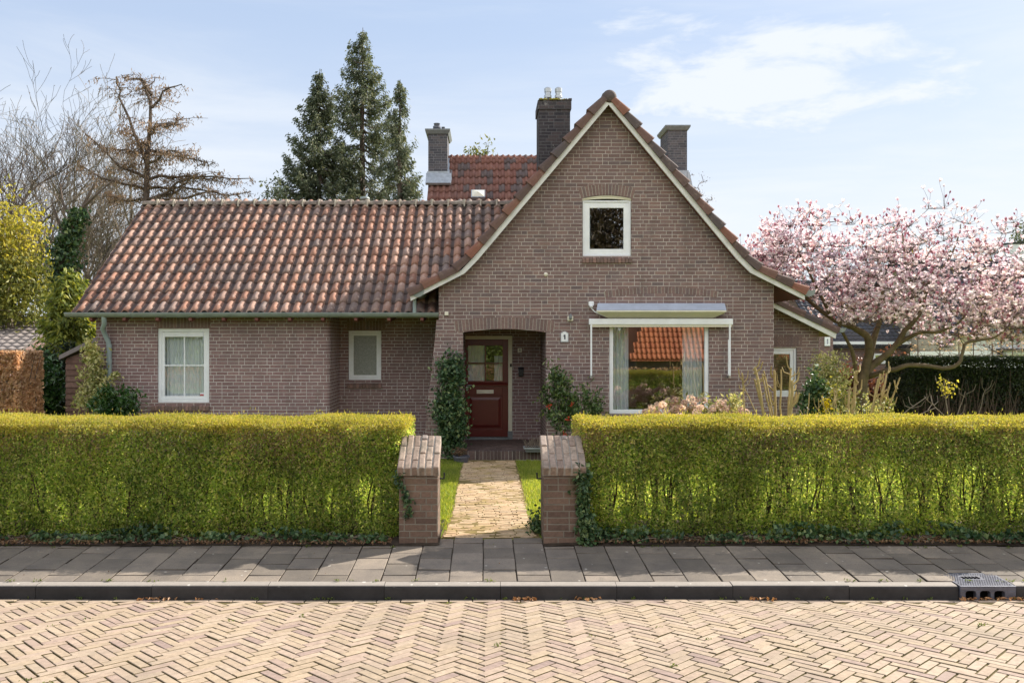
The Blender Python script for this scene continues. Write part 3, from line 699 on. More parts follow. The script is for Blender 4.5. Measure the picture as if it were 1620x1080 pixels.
# ---------------------------------------------------------------- front door
y = YB + .02
g = Geo(); g.box(DX0+.002, DX1-.002, YB-.004, YB+.09, DZ1-.075, DZ1-.002); g.box(DX1-.085, DX1-.002, YB-.004, YB+.09, .34, DZ1-.0755); g.box(DX0+.002, DX0+.028, YB-.004, YB+.09, .34, DZ1-.0755)
g.build('door_frame', M['cream'], house, bevel=.004)
g = Geo(); g.box(DX1-.095, DX1+.006, YB-.012, YB+.09, .165, .3395); g.box(DX0-.02, DX1-.098, YB-.06, YB+.12, .165, .215); g.build('threshold', M['stone'], house, bevel=.006)
dx0, dx1, dz0, dz1 = DX0+.03, DX1-.088, .222, DZ1-.078
g = Geo()
zmid = PZ(609, YB); zg0, zg1 = PZ(602.5, YB), PZ(546.5, YB)
gx0, gx1 = PX(740.5, YB), PX(795, YB)
g.box(dx0, gx0, y, y+.045, dz0, dz1); g.box(gx1, dx1, y, y+.045, dz0, dz1)
g.box(gx0, gx1, y, y+.045, zg1, dz1); g.box(gx0, gx1, y, y+.045, PZ(625.5, YB), zg0); g.box(gx0, gx1, y, y+.045, dz0, PZ(679, YB))
g.box(gx0, gx1, y+.018, y+.04, PZ(679, YB), PZ(625.5, YB))
door = g.build('front_door', M['door'], house, bevel=.004); door['label'] = 'glossy dark red door with four panes and a panel below'
g = Geo(); xm = (gx0+gx1)/2; zm = (zg0+zg1)/2
g.box(xm-.014, xm+.014, y+.004, y+.04, zg0, zg1); g.box(gx0, gx1, y+.0055, y+.0385, zm-.014, zm+.014); g.build('glazing_bar', M['door'], door)
g = Geo().box(gx0-.01, gx1+.01, y+.02, y+.024, zg0-.01, zg1+.01); g.build('pane', M['glass_clear'], door)
g = Geo(); g.prism([(dx0, y-.03, PZ(610.5, YB)), (dx0, y-.032, PZ(608.5, YB)), (dx0, y+.0, PZ(605, YB)), (dx0, y+.0, PZ(611, YB))], (dx1-dx0, 0, 0)); g.build('weather_bar', M['door'], door)
g = Geo(); px0, px1, pz0, pz1 = gx0+.035, gx1-.035, PZ(676, YB), PZ(628.5, YB)
for k, (d, ins) in enumerate(((.006, 0), )):
    o_ = [(px0, pz0), (px1, pz0), (px1, pz1), (px0, pz1)]; i_ = [(px0+.05, pz0+.05), (px1-.05, pz0+.05), (px1-.05, pz1-.05), (px0+.05, pz1-.05)]
    for q in range(4):
        a, b = o_[q], o_[(q+1) % 4]; c, d_ = i_[(q+1) % 4], i_[q]
        g.face([(a[0], y+.016, a[1]), (b[0], y+.016, b[1]), (c[0], y+.002, c[1]), (d_[0], y+.002, d_[1])])
    g.face([(p[0], y+.002, p[1]) for p in i_])
g.build('raised_panel', M['door'], door)
g = Geo().box(PX(754, YB), PX(781, YB), y-.012, y+.002, PZ(622.5, YB), PZ(616.5, YB))
lp = g.build('letter_slot', M['brass'], door, bevel=.004)
g = Geo().box(PX(757, YB), PX(778, YB), y-.016, y-.011, PZ(620.8, YB), PZ(619.4, YB)); g.build('flap', M['chrome'], lp)
g = Geo(); xh = dx0+.045; g.box(xh-.018, xh+.018, y-.01, y, 1.18, 1.36); g.tube([(xh, y-.01, 1.30), (xh, y-.055, 1.30), (xh+.02, y-.06, 1.30), (xh+.11, y-.06, 1.295)], .009, 8); g.build('handle', M['chrome'], door)
g = Geo(); g.tube([(DX1-.03, YB-.01, PZ(578, YB)), (DX1-.03, YB-.035, PZ(578, YB))], .018, 8); g.box(DX1-.05, DX1-.012, YB-.05, YB-.035, PZ(580, YB), PZ(575, YB)); g.build('bell_pull', M['black'], house)
curtain(gx0-.03, xm-.005, zg0-.05, zg1+.03, YB+.10, .006, 6, 'pale curtain behind the left panes of the front door', 'door_curtain')
curtain(gx1-.17, gx1+.03, zg0-.05, zg1-.22, YB+.16, .02, 2, 'dim curtain edge behind the lower right pane of the front door', 'door_curtain')
# hall wall behind the door glass
g = Geo().box(DX0-.3, DX1+.5, YB+1.2, YB+1.25, 0, 2.5); g.build('hall_wall', M['interior'], house)
# step
g = Geo(); step = []
for x in np.arange(-.62, 1.0, .0685): step.append((x+.034, 15.405, .20, 0))
st = np.array(step); n = len(st)
brick_field(st[:,0], st[:,1], np.zeros(n), np.ones(n), .21, .0685, lambda X, Y: .17 + 0*X, .008, rng, h=.16, g=g)
xs_, ys_ = np.meshgrid(np.arange(-.42, 1.05, .205), np.arange(15.545, 17.1, .067), indexing='ij'); xs_ = (xs_ + (np.arange(xs_.shape[1]) % 2)*.1).ravel(); ys_ = ys_.ravel()
n = len(xs_); brick_field(xs_, ys_, np.ones(n), np.zeros(n), .205, .067, lambda X, Y: .168 + 0*X, .007, rng, g=g)
s_ = g.build('porch_step', M['step_brick'], house)
g = Geo().box(-.61, 1.12, 15.31, YB, -.1, .158); g.build('porch_step_bed', M['mortar'], s_)

# ---------------------------------------------------------------- roofs
def pantiles(g, o, u, d, ncol, nrow, w, l, amp=.030, keep=None, rg=rng, seg=11, row_jit=.003):
    """each tile an own piece: wave section across u, laid down d, tail lifted over the next course"""
    o, u, d = [np.asarray(a, float) for a in (o, u, d)]
    nrm = np.cross(u, d); nrm /= np.linalg.norm(nrm)
    if nrm[2] < 0: nrm = -nrm
    t = np.linspace(0, 1, seg)
    # pantile: flat-bottomed trough on the left, round roll on the right, edge lapping on the neighbour
    s = np.where(t < .42, -.35*np.abs(np.sin(t/.42*np.pi))**.9, np.abs(np.sin((t - .42)/.58*np.pi*.96))**.9)
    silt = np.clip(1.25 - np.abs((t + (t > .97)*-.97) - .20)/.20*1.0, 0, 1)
    c, r = np.meshgrid(np.arange(ncol), np.arange(nrow), indexing='ij'); c = c.ravel(); r = r.ravel()
    if keep is not None:
        cen = o + (c[:,None]+.5)*w*u + (r[:,None]+.5)*l*d; k = keep(cen); c = c[k]; r = r[k]
    n = len(c)
    jl = rg.normal(0, row_jit, n); jh = rg.normal(0, row_jit, n); skew = rg.normal(0, .004, n)
    ring = []
    for a, lift in ((-.12, .0), (.45, .014), (1.0, .032)):
        ring.append(o + ((c[:,None]+t[None])*w + skew[:,None]*a)[...,None]*u + (((r+a)*l + jl*(a > .9))[:,None,None])*d + ((s*amp)[None] + lift + (jh*a)[:,None])[...,None]*nrm)
    ring.append(ring[-1] - .026*nrm)
    Vv = np.stack(ring, 1)            # n,4,seg,3
    i, k = np.meshgrid(np.arange(3), np.arange(seg-1), indexing='ij')
    f = np.stack([i*seg+k, i*seg+k+1, (i+1)*seg+k+1, (i+1)*seg+k], -1).reshape(-1, 4)
    F = (np.arange(n)[:,None,None]*4*seg + f[None]).reshape(-1, 4)
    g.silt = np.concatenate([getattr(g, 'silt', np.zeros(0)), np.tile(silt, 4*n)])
    return g.add(Vv.reshape(-1, 3), F)

# side wing
XE0 = PX(115, YE) - .02; ridge_z = PZ(320, YR)
ez = PZ(494, YE); rise = ridge_z - .06 - ez; run = YR - YE; sl = math.hypot(rise, run)
d = np.array([0, -run, -rise]) / sl; nrow = 13; l = sl / 12.45; wcol = .2175
g = Geo(); top = np.array([XE0, YR, ez + rise])
pantiles(g, top + np.array([0, 0, -.022]) + d*(sl - nrow*l), np.array([1.0, 0, 0]), d, 42, nrow, wcol, l, .052,
         keep=lambda c: c[:,0] < 1.6)
q_ = g.V[-1]; q_[:, 2] += .013*np.sin(q_[:, 0]*.85 + .6) + .008*np.sin(q_[:, 0]*2.3 + q_[:, 1]*.8)      # old battens sag a little
roof = Geo()
db = np.array([0, run, -rise]) / sl
nd = np.array([0, -rise, run]) / sl; nb = np.array([0, rise, run]) / sl
x1 = 1.4
roof.face([top - .05*nd, top - .05*nd + (x1-XE0)*np.array([1,0,0]), top + d*(sl-.02) - .05*nd + (x1-XE0)*np.array([1,0,0]), top + d*(sl-.02) - .05*nd])
roof.face([top - .05*nb, top - .05*nb + (x1-XE0)*np.array([1,0,0]), top + db*(sl+.6) - .05*nb + (x1-XE0)*np.array([1,0,0]), top + db*(sl+.6) - .05*nb])
rf = roof.build('side_wing_roof', M['wood_dark'], house)
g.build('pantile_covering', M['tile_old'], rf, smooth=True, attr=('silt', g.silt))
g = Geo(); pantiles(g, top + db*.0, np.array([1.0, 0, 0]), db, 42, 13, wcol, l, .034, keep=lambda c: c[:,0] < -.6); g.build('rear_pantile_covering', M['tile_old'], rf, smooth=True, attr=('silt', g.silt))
# ridge: half round tiles, each collar lapping over the next
g = Geo(); lime = Geo(); x = XE0 + .0; i = 0
while x < 1.3:
    ln = .372; th = np.linspace(math.pi*1.05, -math.pi*.05, 9); rz = ridge_z - .052
    for a, b, r0, r1 in ((x, x+ln-.03, .078, .092), (x+ln-.05, x+ln+.035, .112, .116)):
        V = []
        for xx, rr in ((a, r0), (b, r1)): V += [(xx, YR + rr*math.cos(u), rz + rr*math.sin(u)*1.0) for u in th]
        g.add(V, [(k, k+1, 9+k+1, 9+k) for k in range(8)])
        for base in (0, 9): g.face([V[base+k] for k in range(9)])
    lime.obox((x+ln, YR-.075, rz+.02), (1,0,0), (0,1,0), (0,0,1), .016, .05, .085)
    x += ln; i += 1
g.build('ridge_tile_row', M['ridge'], rf); lime.build('ridge_pointing', M['lime'], rf)
# vent on the wing ridge
g = Geo().lathe((PX(577, 19.4), 19.4, 0), [(.0, PZ(311, 19.4)), (.10, PZ(312, 19.4)), (.12, PZ(314, 19.4)), (.12, PZ(316, 19.4)), (.085, PZ(316.5, 19.4)), (.085, 5.0)], 14); g.build('roof_vent', M['zinc'], rf, smooth=True)

# gutter of the side wing, brackets, rafter ends
def half_gutter(g, p0, p1, r, up=np.array([0,0,1.0]), n=10, endcaps=True):
    p0, p1 = np.asarray(p0, float), np.asarray(p1, float); t = (p1-p0)/np.linalg.norm(p1-p0); s = np.cross(t, up)
    th = np.linspace(0, -math.pi, n); V = []
    for rr in (r, r-.008):
        for p in (p0, p1): V += [p + rr*(math.cos(a)*s + math.sin(a)*up) for a in th]
    for k in range(n-1): g.add(V, [(k, k+1, n+k+1, n+k), (2*n+k, 2*n+k+1, 3*n+k+1, 3*n+k)])
    if endcaps:
        for p in (p0, p1): g.face([p + r*(math.cos(a)*s + math.sin(a)*up) for a in th])
    for sg in (1, -1):                            # rolled rims
        g.tube([p0 + sg*r*s + .004*up, p1 + sg*r*s + .004*up], .010, 6)
YG = YE - .05; zg = PZ(495.5, YG)
g = Geo(); half_gutter(g, (XE0 - .08, YG, zg), (XA - .0, YG, zg), .082)
gt = g.build('gutter', M['zinc'], house, smooth=False)
g = Geo()
for x in np.arange(XE0 + .55, XA, .632): g.tube([(x, YG + .085*math.cos(a), zg + .088*math.sin(a)) for a in np.linspace(0, -math.pi, 9)], .007, 5)
g.build('gutter_bracket', M['zinc'], gt)
for x in np.arange(PX(153, YL)+.06, XA, .632):
    ztl = zg - .105; g = Geo()
    g.prism([(x-.03, YG-.02, ztl+.02), (x-.03, YG-.02, ztl-.03), (x-.03, YG+.05, ztl-.06), (x-.03, YB if x > XC else YL, ztl+.09), (x-.03, YB if x > XC else YL, ztl+.19)], (.06, 0, 0))
    g.build('rafter_end', M['wood_red'], house)
g = Geo(); g.face([(XE0, YG+.06, zg-.045), (XA, YG+.06, zg-.045), (XA, YB, zg+.75), (XE0, YB, zg+.75)]); g.build('eaves_boarding', M['wood_dark'], house)
# downpipe with swan neck
yy = YL - .065
g = Geo(); g.tube([(PX(164, YG), YG, zg-.06), (PX(164.5, YG), YG+.02, zg-.20), (PX(166, yy), yy-.1, PZ(520, yy)), (PX(172, yy), yy-.01, PZ(541, yy)), (PX(172.7, yy), yy, PZ(548, yy)), (PX(172.7, yy), yy, 0)], .046, 12)
dp = g.build('downpipe', M['pipe'], house, smooth=True)
g = Geo(); g.tube([(PX(172.7, yy), yy, PZ(568, yy)), (PX(172.7, yy), yy, PZ(573, yy))], .053, 12); g.tube([(PX(172.7, yy), yy, PZ(545, yy)), (PX(172.7, yy), yy, PZ(549, yy))], .053, 12); g.build('pipe_collar', M['pipe'], dp)

# gable wing roof: deck following the kinked outline, tiles on both sides, verge tiles, white boards
mid = [(a[0], a[1]) for a in brd_t]
g = Geo()
prof = [(x, z) for x, z in brd_t]
for (a, b) in zip(prof[:-1], prof[1:]):
    g.face([(a[0], YV+.05, a[1]+.02), (b[0], YV+.05, b[1]+.02), (b[0], 23.2, b[1]+.02), (a[0], 23.2, a[1]+.02)])
    g.face([(a[0], YV+.05, a[1]-.05), (b[0], YV+.05, b[1]-.05), (b[0], 23.2, b[1]-.05), (a[0], 23.2, a[1]-.05)])
gr = g.build('gable_roof', M['wood_dark'], house)
g = Geo()
for side in (0, 1):
    pts = [np.array(p) for p in (prof[3::-1] if side == 0 else prof[3:])]
    for a, b in zip(pts[:-1], pts[1:]):
        v = b - a; ln = np.linalg.norm(v); v = v/ln; dd = np.array([v[0], 0, v[1]]); nr = max(1, int(round(ln/.33)))
        nn = np.array([-v[1], 0, v[0]]); nn = nn if nn[2] > 0 else -nn
        ncol = 34
        pantiles(g, np.array([a[0], YV+.18, a[1]]) + nn*.045, np.array([0, 1.0, 0]), dd, ncol, nr, .2175, ln/nr, .03)
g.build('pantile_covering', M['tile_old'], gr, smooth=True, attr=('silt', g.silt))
g = Geo()
for k in range(22):
    y0 = YV + .12 + k*.36; th = np.linspace(math.pi*1.1, -math.pi*.1, 9); r0 = .115
    V = [];
    for yv, rr in ((y0, r0*1.04), (y0+.375, r0)): V += [(brd_t[3][0] + rr*math.cos(u), yv, brd_t[3][1] + .05 + rr*math.sin(u)) for u in th]
    g.add(V, [(q, q+1, 9+q+1, 9+q) for q in range(8)])
    g.face(V[:9])
# round end cap of the ridge
xc_, zc_ = PX(964.5, YV), PZ(153, YV)
for k in range(4):
    pass
g.lathe((0,0,0), [(0,0)], 4) if False else None
th = np.arange(20)*2*np.pi/20; rings = [(.0, -.07), (.07, -.06), (.115, -.03), (.135, .02), (.135, .30)]
V = [(xc_ + r*math.cos(a), YV + dy, zc_ + r*math.sin(a)) for r, dy in rings for a in th]
g.add(V, [(i*20+k, i*20+(k+1) % 20, (i+1)*20+(k+1) % 20, (i+1)*20+k) for i in range(4) for k in range(20)])
g.build('ridge_tile_row', M['tile_verge'], gr, smooth=True)
# verge tiles
g = Geo(); vrng = np.random.default_rng(31)
for side in (0, 1):
    line = [np.array(p) for p in (brd_t[3::-1] if side == 0 else brd_t[3:])]
    seg = np.array([np.linalg.norm(b-a) for a, b in zip(line[:-1], line[1:])]); cum = np.concatenate([[0], np.cumsum(seg)])
    def at(s):
        return np.array([np.interp(s, cum, [p[0] for p in line]), np.interp(s, cum, [p[1] for p in line])])
    nt = 15; step_ = (cum[-1] + .03 - .06)/nt
    for k in range(nt):
        a, b = at(.06 + k*step_ - .015), at(.06 + (k+1)*step_ + .02); v = (b-a)/np.linalg.norm(b-a)
        nn = np.array([-v[1], v[0]]);  nn = nn if nn[1] > 0 else -nn
        h0, h1 = .118, .178; yo = -.055 - .02
        jit = vrng.normal(0, .004)
        bulge = [(0, -.004, -.004), (yo+.03, 0, 0)]
        sec = []                                  # section in (y, height) : hanging flange, rounded shoulder, top
        for pt_, h, yo2 in ((a, h0, yo+.03), (b, h1, yo)):
            S = [(YV+yo2, -.004), (YV+yo2-.006, h*.5), (YV+yo2+.004, h*.82), (YV+yo2+.03, h*.97), (YV+yo2+.09, h), (YV+.26, h*.85), (YV+.26, .02), (YV+.0, .0)]
            sec += [(pt_[0] + nn[0]*(q+jit), yy_, pt_[1] + nn[1]*(q+jit)) for yy_, q in S]
        m8 = 8
        g.add(sec, [(q, (q+1) % m8, m8+(q+1) % m8, m8+q) for q in range(m8)])
        g.face(sec[:m8]); g.face(sec[m8:])
g.build('verge_tile_row', M['tile_verge'], gr)
g = Geo()
def board(line_t, line_b, y0, y1, g):
    for (a, b), (c, d_) in zip(zip(line_t[:-1], line_t[1:]), zip(line_b[:-1], line_b[1:])):
        g.prism([(a[0], y0, a[1]), (b[0], y0, b[1]), (d_[0], y0, d_[1]), (c[0], y0, c[1])], (0, y1-y0, 0))
board(brd_t, brd, YV-.015, YV+.03, g)
g.build('bargeboard', M['bargeboard'], house)
g = Geo()                                          # boarded soffit behind the bargeboard
lo_ = [(x, z + .035) for x, z in brd]
for (a, b) in zip(lo_[:-1], lo_[1:]): g.face([(a[0], YV+.03, a[1]), (b[0], YV+.03, b[1]), (b[0], YF-.002, b[1]), (a[0], YF-.002, a[1])])
for sg, q in ((0, lo_[:3]), (1, lo_[-3:])):
    for (a, b) in zip(q[:-1], q[1:]): g.face([(a[0], YF, a[1]-.01), (b[0], YF, b[1]-.01), (b[0], 20, b[1]-.01), (a[0], 20, a[1]-.01)])
g.build('soffit', M['wood_red'], house)
g = Geo()                                          # gutters along both eaves, seen end on
for xp, yp in ((661, 460.5), (1268.5, 459.5)):
    g = Geo(); half_gutter(g, (PX(xp, YV)+(.0 if xp < 900 else .13), YV-.03, PZ(yp, YV)), (PX(xp, YV)+(.0 if xp < 900 else .13), 19, PZ(yp, YV)), .115); eg = g.build('eaves_gutter', M['zinc'], house)
g = Geo(); g.tube([(PX(654, YV), YV+.25, PZ(468, YV)), (PX(654, YV), YV+.25, PZ(494, YV))], .035, 10); g.build('downpipe', M['pipe'], house)

# lean-to on the right
YT, YTV = 17.5, 17.3
lt_b = [(PX(1160, YTV), PZ(458, YTV)), (PX(1225.6, YTV), PZ(487.5, YTV)), (PX(1321.5, YTV), PZ(535.5, YTV))]; lt_t = [(p[0]+.02, p[1]+.115) for p in lt_b]
lt_x = [p[0] for p in lt_b]; lt_z = [p[1] for p in lt_b]
TW = (PX(1205, YT), PX(1261, YT), PZ(627.5, YT), PZ(550, YT))
g = Geo(); xr = PX(1295.5, YT)
wall(g, 'y', YT, [XB, xr], -.1, lambda x: float(np.interp(x, lt_x, lt_z)) + .04, [TW], .1)
wall(g, 'x', xr, [YT, 21], -.1, float(np.interp(xr, lt_x, lt_z)) + .0)
g.build('lean_to_wall', M['brick'], house)
window(TW[0], TW[1], TW[2], TW[3], YT, .055, .075, (0, 0), 'glass', label='narrow white window of the lean-to')
g = Geo(); x = TW[0]
while x < TW[1] + .05: g.prism([(x+.004, YT-.003, TW[3]+.03), (x+.06, YT-.003, TW[3]+.03), (x+.062, YT-.003, TW[3]+.235), (x+.006, YT-.003, TW[3]+.235)], (0, .05, 0)); x += .0665
g.build('brick_lintel', M['loose_brick'], house)
g = Geo(); board(lt_t, lt_b, YTV-.015, YTV+.03, g); g.build('bargeboard', M['bargeboard'], house)
g = Geo()
a, b = np.array(lt_t[0]), np.array(lt_t[-1]); v = (b-a)/np.linalg.norm(b-a); nn = np.array([-v[1], v[0]]); ln = np.linalg.norm(b-a)
g.prism([(a[0], YTV+.03, a[1]-.02), (b[0], YTV+.03, b[1]-.02), (b[0], YTV+.03, b[1]-.07), (a[0], YTV+.03, a[1]-.07)], (0, 4, 0))
lr = g.build('lean_to_roof', M['wood_red'], house)
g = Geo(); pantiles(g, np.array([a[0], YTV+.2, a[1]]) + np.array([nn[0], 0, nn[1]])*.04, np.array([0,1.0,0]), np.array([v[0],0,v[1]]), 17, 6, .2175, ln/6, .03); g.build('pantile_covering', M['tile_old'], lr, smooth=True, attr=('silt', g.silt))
g = Geo()
for k in range(6):
    p, q = a + v*(k*ln/6-.01), a + v*((k+1)*ln/6+.02); sec = []
    for pt_, h, y_ in ((p, .12, YTV-.035), (q, .155, YTV-.05)):
        sec += [(pt_[0]+nn[0]*hh, yy_, pt_[1]+nn[1]*hh) for yy_, hh in ((y_, 0), (y_-.005, h*.6), (y_+.03, h*.95), (y_+.1, h), (YTV+.26, h*.8), (YTV+.26, 0))]
    g.add(sec, [(z_, (z_+1) % 6, 6+(z_+1) % 6, 6+z_) for z_ in range(6)]); g.face(sec[:6]); g.face(sec[6:])
g.build('verge_tile_row', M['tile_verge'], lr)
g = Geo(); xg = PX(1331, YTV); half_gutter(g, (xg, YTV-.02, PZ(519, YTV)), (xg, 21, PZ(519, YTV)), .09); g.build('lean_to_gutter', M['zinc'], lr)

# rear range with red roof
YM = 23.5; zm_ = PZ(248, YM); XM0, XM1 = -1.62, 5.22
tn = 1.25; rng_m = np.random.default_rng(5)
dn = np.array([0, -1, -tn]); sc_ = np.linalg.norm(dn); dn = dn/sc_; dbk = np.array([0, 1, -tn])/sc_
g = Geo(); topm = np.array([XM0, YM, zm_-.05])
for dd in (dn, dbk): g.face([topm, topm+(XM1-XM0)*np.array([1,0,0]), topm+(XM1-XM0)*np.array([1,0,0])+dd*5.4, topm+dd*5.4])
mr = g.build('rear_roof', M['wood_dark'], house)
g = Geo()
for dd, nr in ((dn, 18), (dbk, 18)): pantiles(g, topm + np.array([0,0,.05]) , np.array([1.0,0,0]), dd, 42, nr, (XM1-XM0)/42, .305, .040, rg=rng_m)
g.build('pantile_covering', M['tile_red'], mr, smooth=True)
g = Geo(); g.tube([(XM0, YM, zm_-.06), (XM1, YM, zm_-.06)], .085, 10)
for x in np.arange(XM0+.1, XM1, (XM1-XM0)/42): g.lathe((x+.03, YM-.05, zm_-.05), [(0, .11), (.035, .085), (.055, .0)], 6)
g.build('ridge_tile_row', M['tile_red'], mr)
g = Geo()
for x in (XM0+.05, XM1-.05): wall(g, 'x', x, [20.2, YM, 26.8], -.1, lambda q: zm_ - .12 - tn*abs(q-YM))
g.build('rear_wall', M['brick'], house)
# rooflight
yv = 22.25; c = P(756.5, 309.5, yv)
g = Geo(); nv = np.array([0, -tn, 1])/math.hypot(tn, 1)
g.obox(c + nv*.03, (1,0,0), dn, nv, .19, .15, .05); rv = g.build('roof_vent_box', M['lead'], mr)
g = Geo(); q = [c + nv*.085 + sx*.165*np.array([1,0,0]) + sd*.125*dn for sx, sd in ((-1,-1),(1,-1),(1,1),(-1,1))]; pk = c + nv*.15
for k in range(4): g.face([q[k], q[(k+1) % 4], pk])
g.build('vent_cap', M['plate'], rv)

# chimneys
def chimney(name, px0, px1, ytop, Yf, depth, zbase, mat, cap, label):
    x0, x1, zt_ = PX(px0, Yf), PX(px1, Yf), PZ(ytop, Yf)
    g = Geo().box(x0, x1, Yf, Yf+depth, zbase, zt_); ch = g.build('chimney', M[mat], house); ch['label'] = label
    g = Geo()
    if cap == 'flat':
        g.box(x0-.025, x1+.025, Yf-.025, Yf+depth+.025, zt_-.16, zt_+.02)
        for x in np.arange(x0, x1, .09): g.box(x, x+.07, Yf-.03, Yf+.1, zt_+.0205, zt_+.05+.03*math.sin(x*40))
        g.build('chimney_cap', M['brick_chimney'], ch)
    else:
        b = [(x0-.03, Yf-.03), (x1+.03, Yf-.03), (x1+.03, Yf+depth+.03), (x0-.03, Yf+depth+.03)]; t_ = [(x0-.085, Yf-.085), (x1+.085, Yf-.085), (x1+.085, Yf+depth+.085), (x0-.085, Yf+depth+.085)]
        for k in range(4):
            k2 = (k+1) % 4
            g.face([(*b[k], zt_-.02), (*b[k2], zt_-.02), (*t_[k2], zt_+.07), (*t_[k], zt_+.07)]); g.face([(*t_[k], zt_+.07), (*t_[k2], zt_+.07), (*t_[k2], zt_+.11), (*t_[k], zt_+.11)])
        g.face([(*q_, zt_-.02) for q_ in b]); g.face([(*q_, zt_+.11) for q_ in t_])
        g.build('chimney_cap', M['stone'], ch)
    return ch, x0, x1, zt_
ch, x0, x1, zt_ = chimney('chimney', 852.5, 902, 161, 17.5, .8, 3.6, 'brick_chimney', 'flat', 'sooty dark brick chimney with two metal cowls')
for px in (867.5, 884.5):
    xx = PX(px, 17.6); g = Geo().lathe((xx, 17.75, zt_), [(.078, .0), (.078, .11), (.066, .11), (.066, .15), (.082, .15), (.082, .20), (.066, .21), (.066, .27), (.075, .27), (.080, .35), (.05, .375), (0, .38)], 14)
    g.build('chimney_cowl', M['chrome'], ch, smooth=False)
g = Geo(); 
for k in range(60): g.lathe((rng.uniform(x0, x1), rng.uniform(17.47, 17.6), zt_+.03), [(rng.uniform(.02,.04), 0), (rng.uniform(.012,.03), .03), (0, .045)], 6)
g.build('moss_tuft', M['moss'], ch)
ch, x0, x1, zt_ = chimney('chimney', 677.5, 707.5, 211, 22.95, 1.1, 5.9, 'brick_chimney_grey', 'slab', 'grey weathered brick chimney with flat slab cap and pots')
for dx, r, h in ((.22, .085, .26), (.40, .05, .16)):
    g = Geo().lathe((x0+dx, 23.3, zt_+.1), [(r, 0), (r, h*.45), (r*1.3, h*.5), (r*1.3, h*.7), (r*.8, h*.72), (r*1.1, h), (0, h)], 12); g.build('chimney_pot', M['iron'], ch, smooth=False)
g = Geo(); zb = PZ(272, 22.95); g.box(x0-.03, x1+.03, 22.92, 22.945, zb-.22, zb+.01); g.prism([(x0-.05, 22.90, zb-.10), (x1+.12, 22.90, zb-.10), (x1+.12, 22.62, zb-.43), (x0-.05, 22.62, zb-.43)], (0, -.06, .05))
g.prism([(x1+.004, 22.9, zb-.15), (x1+.004, 23.5, zb+.55), (x1+.13, 23.5, zb+.5), (x1+.13, 22.8, zb-.3)], (0, -.02, .02)); g.build('lead_flashing', M['lead'], ch)
ch, x0, x1, zt_ = chimney('chimney', 1056.5, 1087, 205, 23.4, 1.0, 5.2, 'brick_chimney_grey', 'slab', 'grey brick chimney standing behind the right slope of the gable')
g = Geo().lathe(((x0+x1)/2-.14, 23.7, zt_+.1), [(.09, 0), (.09, .06), (.06, .08), (0, .09)], 12); g.build('chimney_pot', M['iron'], ch)
g = Geo(); zb = PZ(270, 23.4); g.box(x0-.03, x1+.04, 23.37, 23.395, zb-.25, zb); g.prism([(x1+.004, 23.35, zb-.05), (x1+.004, 23.35, zb-.6), (x1+.18, 23.35, zb-.6), (x1+.06, 23.35, zb-.05)], (0, .5, 0)); g.build('lead_flashing', M['lead'], ch)

# ---------------------------------------------------------------- things fixed to the front
t = thing('awning', 'folded awning with blue grey cover and white front bar above the large window', 'awning', (PX(1046, YF), YF, 2.5))
xa0, xa1 = PX(943.5, YF-.25), PX(1149, YF-.25)
g = Geo(); ya = YF - .26
xb0, xb1 = PX(944, YF), PX(1148, YF)
zt0, zl = PZ(479.5, YF), PZ(490.5, ya)
g.add([(xb0+.02, YF-.002, zt0), (xb1-.02, YF-.002, zt0), (xa1, ya, zl), (xa0, ya, zl), (xb0+.02, YF-.002, zl-.05), (xb1-.02, YF-.002, zl-.05)], [(0,1,2,3)]); g.face([(xb0+.02, YF-.002, zt0), (xa0, ya, zl), (xb0+.02, YF-.002, zl-.02)]); g.face([(xb1-.02, YF-.002, zt0), (xa1, ya, zl), (xb1-.02, YF-.002, zl-.02)])
g.build('cover', M['awning'], t)
g = Geo(); g.add([(xa0, ya, zl-.004), (xa1, ya, zl-.004), (xa1, ya-.004, zl-.03), (xa0, ya-.004, zl-.03), (PX(1126, YF), YF-.06, zl-.15), (PX(962, YF), YF-.06, zl-.15)], [(0,1,2,3), (3,2,4,5)])
g.face([(xa0, ya, zl-.02), (PX(962, YF), YF-.06, zl-.15), (xb0+.03, YF-.003, zl-.05)]); g.face([(xa1, ya, zl-.02), (PX(1126, YF), YF-.06, zl-.15), (xb1-.03, YF-.003, zl-.05)])
g.build('underside', M['cream'], t)
yb_ = YF - .16
g = Geo().box(PX(932, yb_), PX(1160, yb_), yb_, yb_+.07, PZ(513.5, yb_), PZ(504, yb_)); g.build('front_bar', M['white'], t, bevel=.012)
g = Geo().box(PX(932, yb_)+.02, PX(1160, yb_)-.02, yb_+.02, yb_+.05, PZ(517, yb_), PZ(513.6, yb_)); g.build('valance', M['cream'], t)
for px in (935.5, 1155):
    g = Geo(); x = PX(px, yb_); g.box(x-.016, x+.016, yb_+.004, yb_+.036, PZ(594, yb_), PZ(513.6, yb_))
    if px > 1000: g.box(x-.034, x-.0165, yb_+.0, yb_+.03, PZ(594, yb_), PZ(537, yb_))
    a_ = g.build('arm', M['white'], t, bevel=.005)
    g = Geo().box(x-.02, x+.02, yb_+.01, YF-.001, PZ(598, yb_), PZ(594.2, yb_)); g.build('wall_bracket', M['chrome'], a_)
g = Geo(); g.tube([(PX(934.5, YF), YF-.05, PZ(487, YF)), (PX(940, YF), YF-.06, PZ(493, YF)), (PX(958, YF), YF-.08, PZ(501, YF))], .012, 6); g.build('cable', M['white'], t)

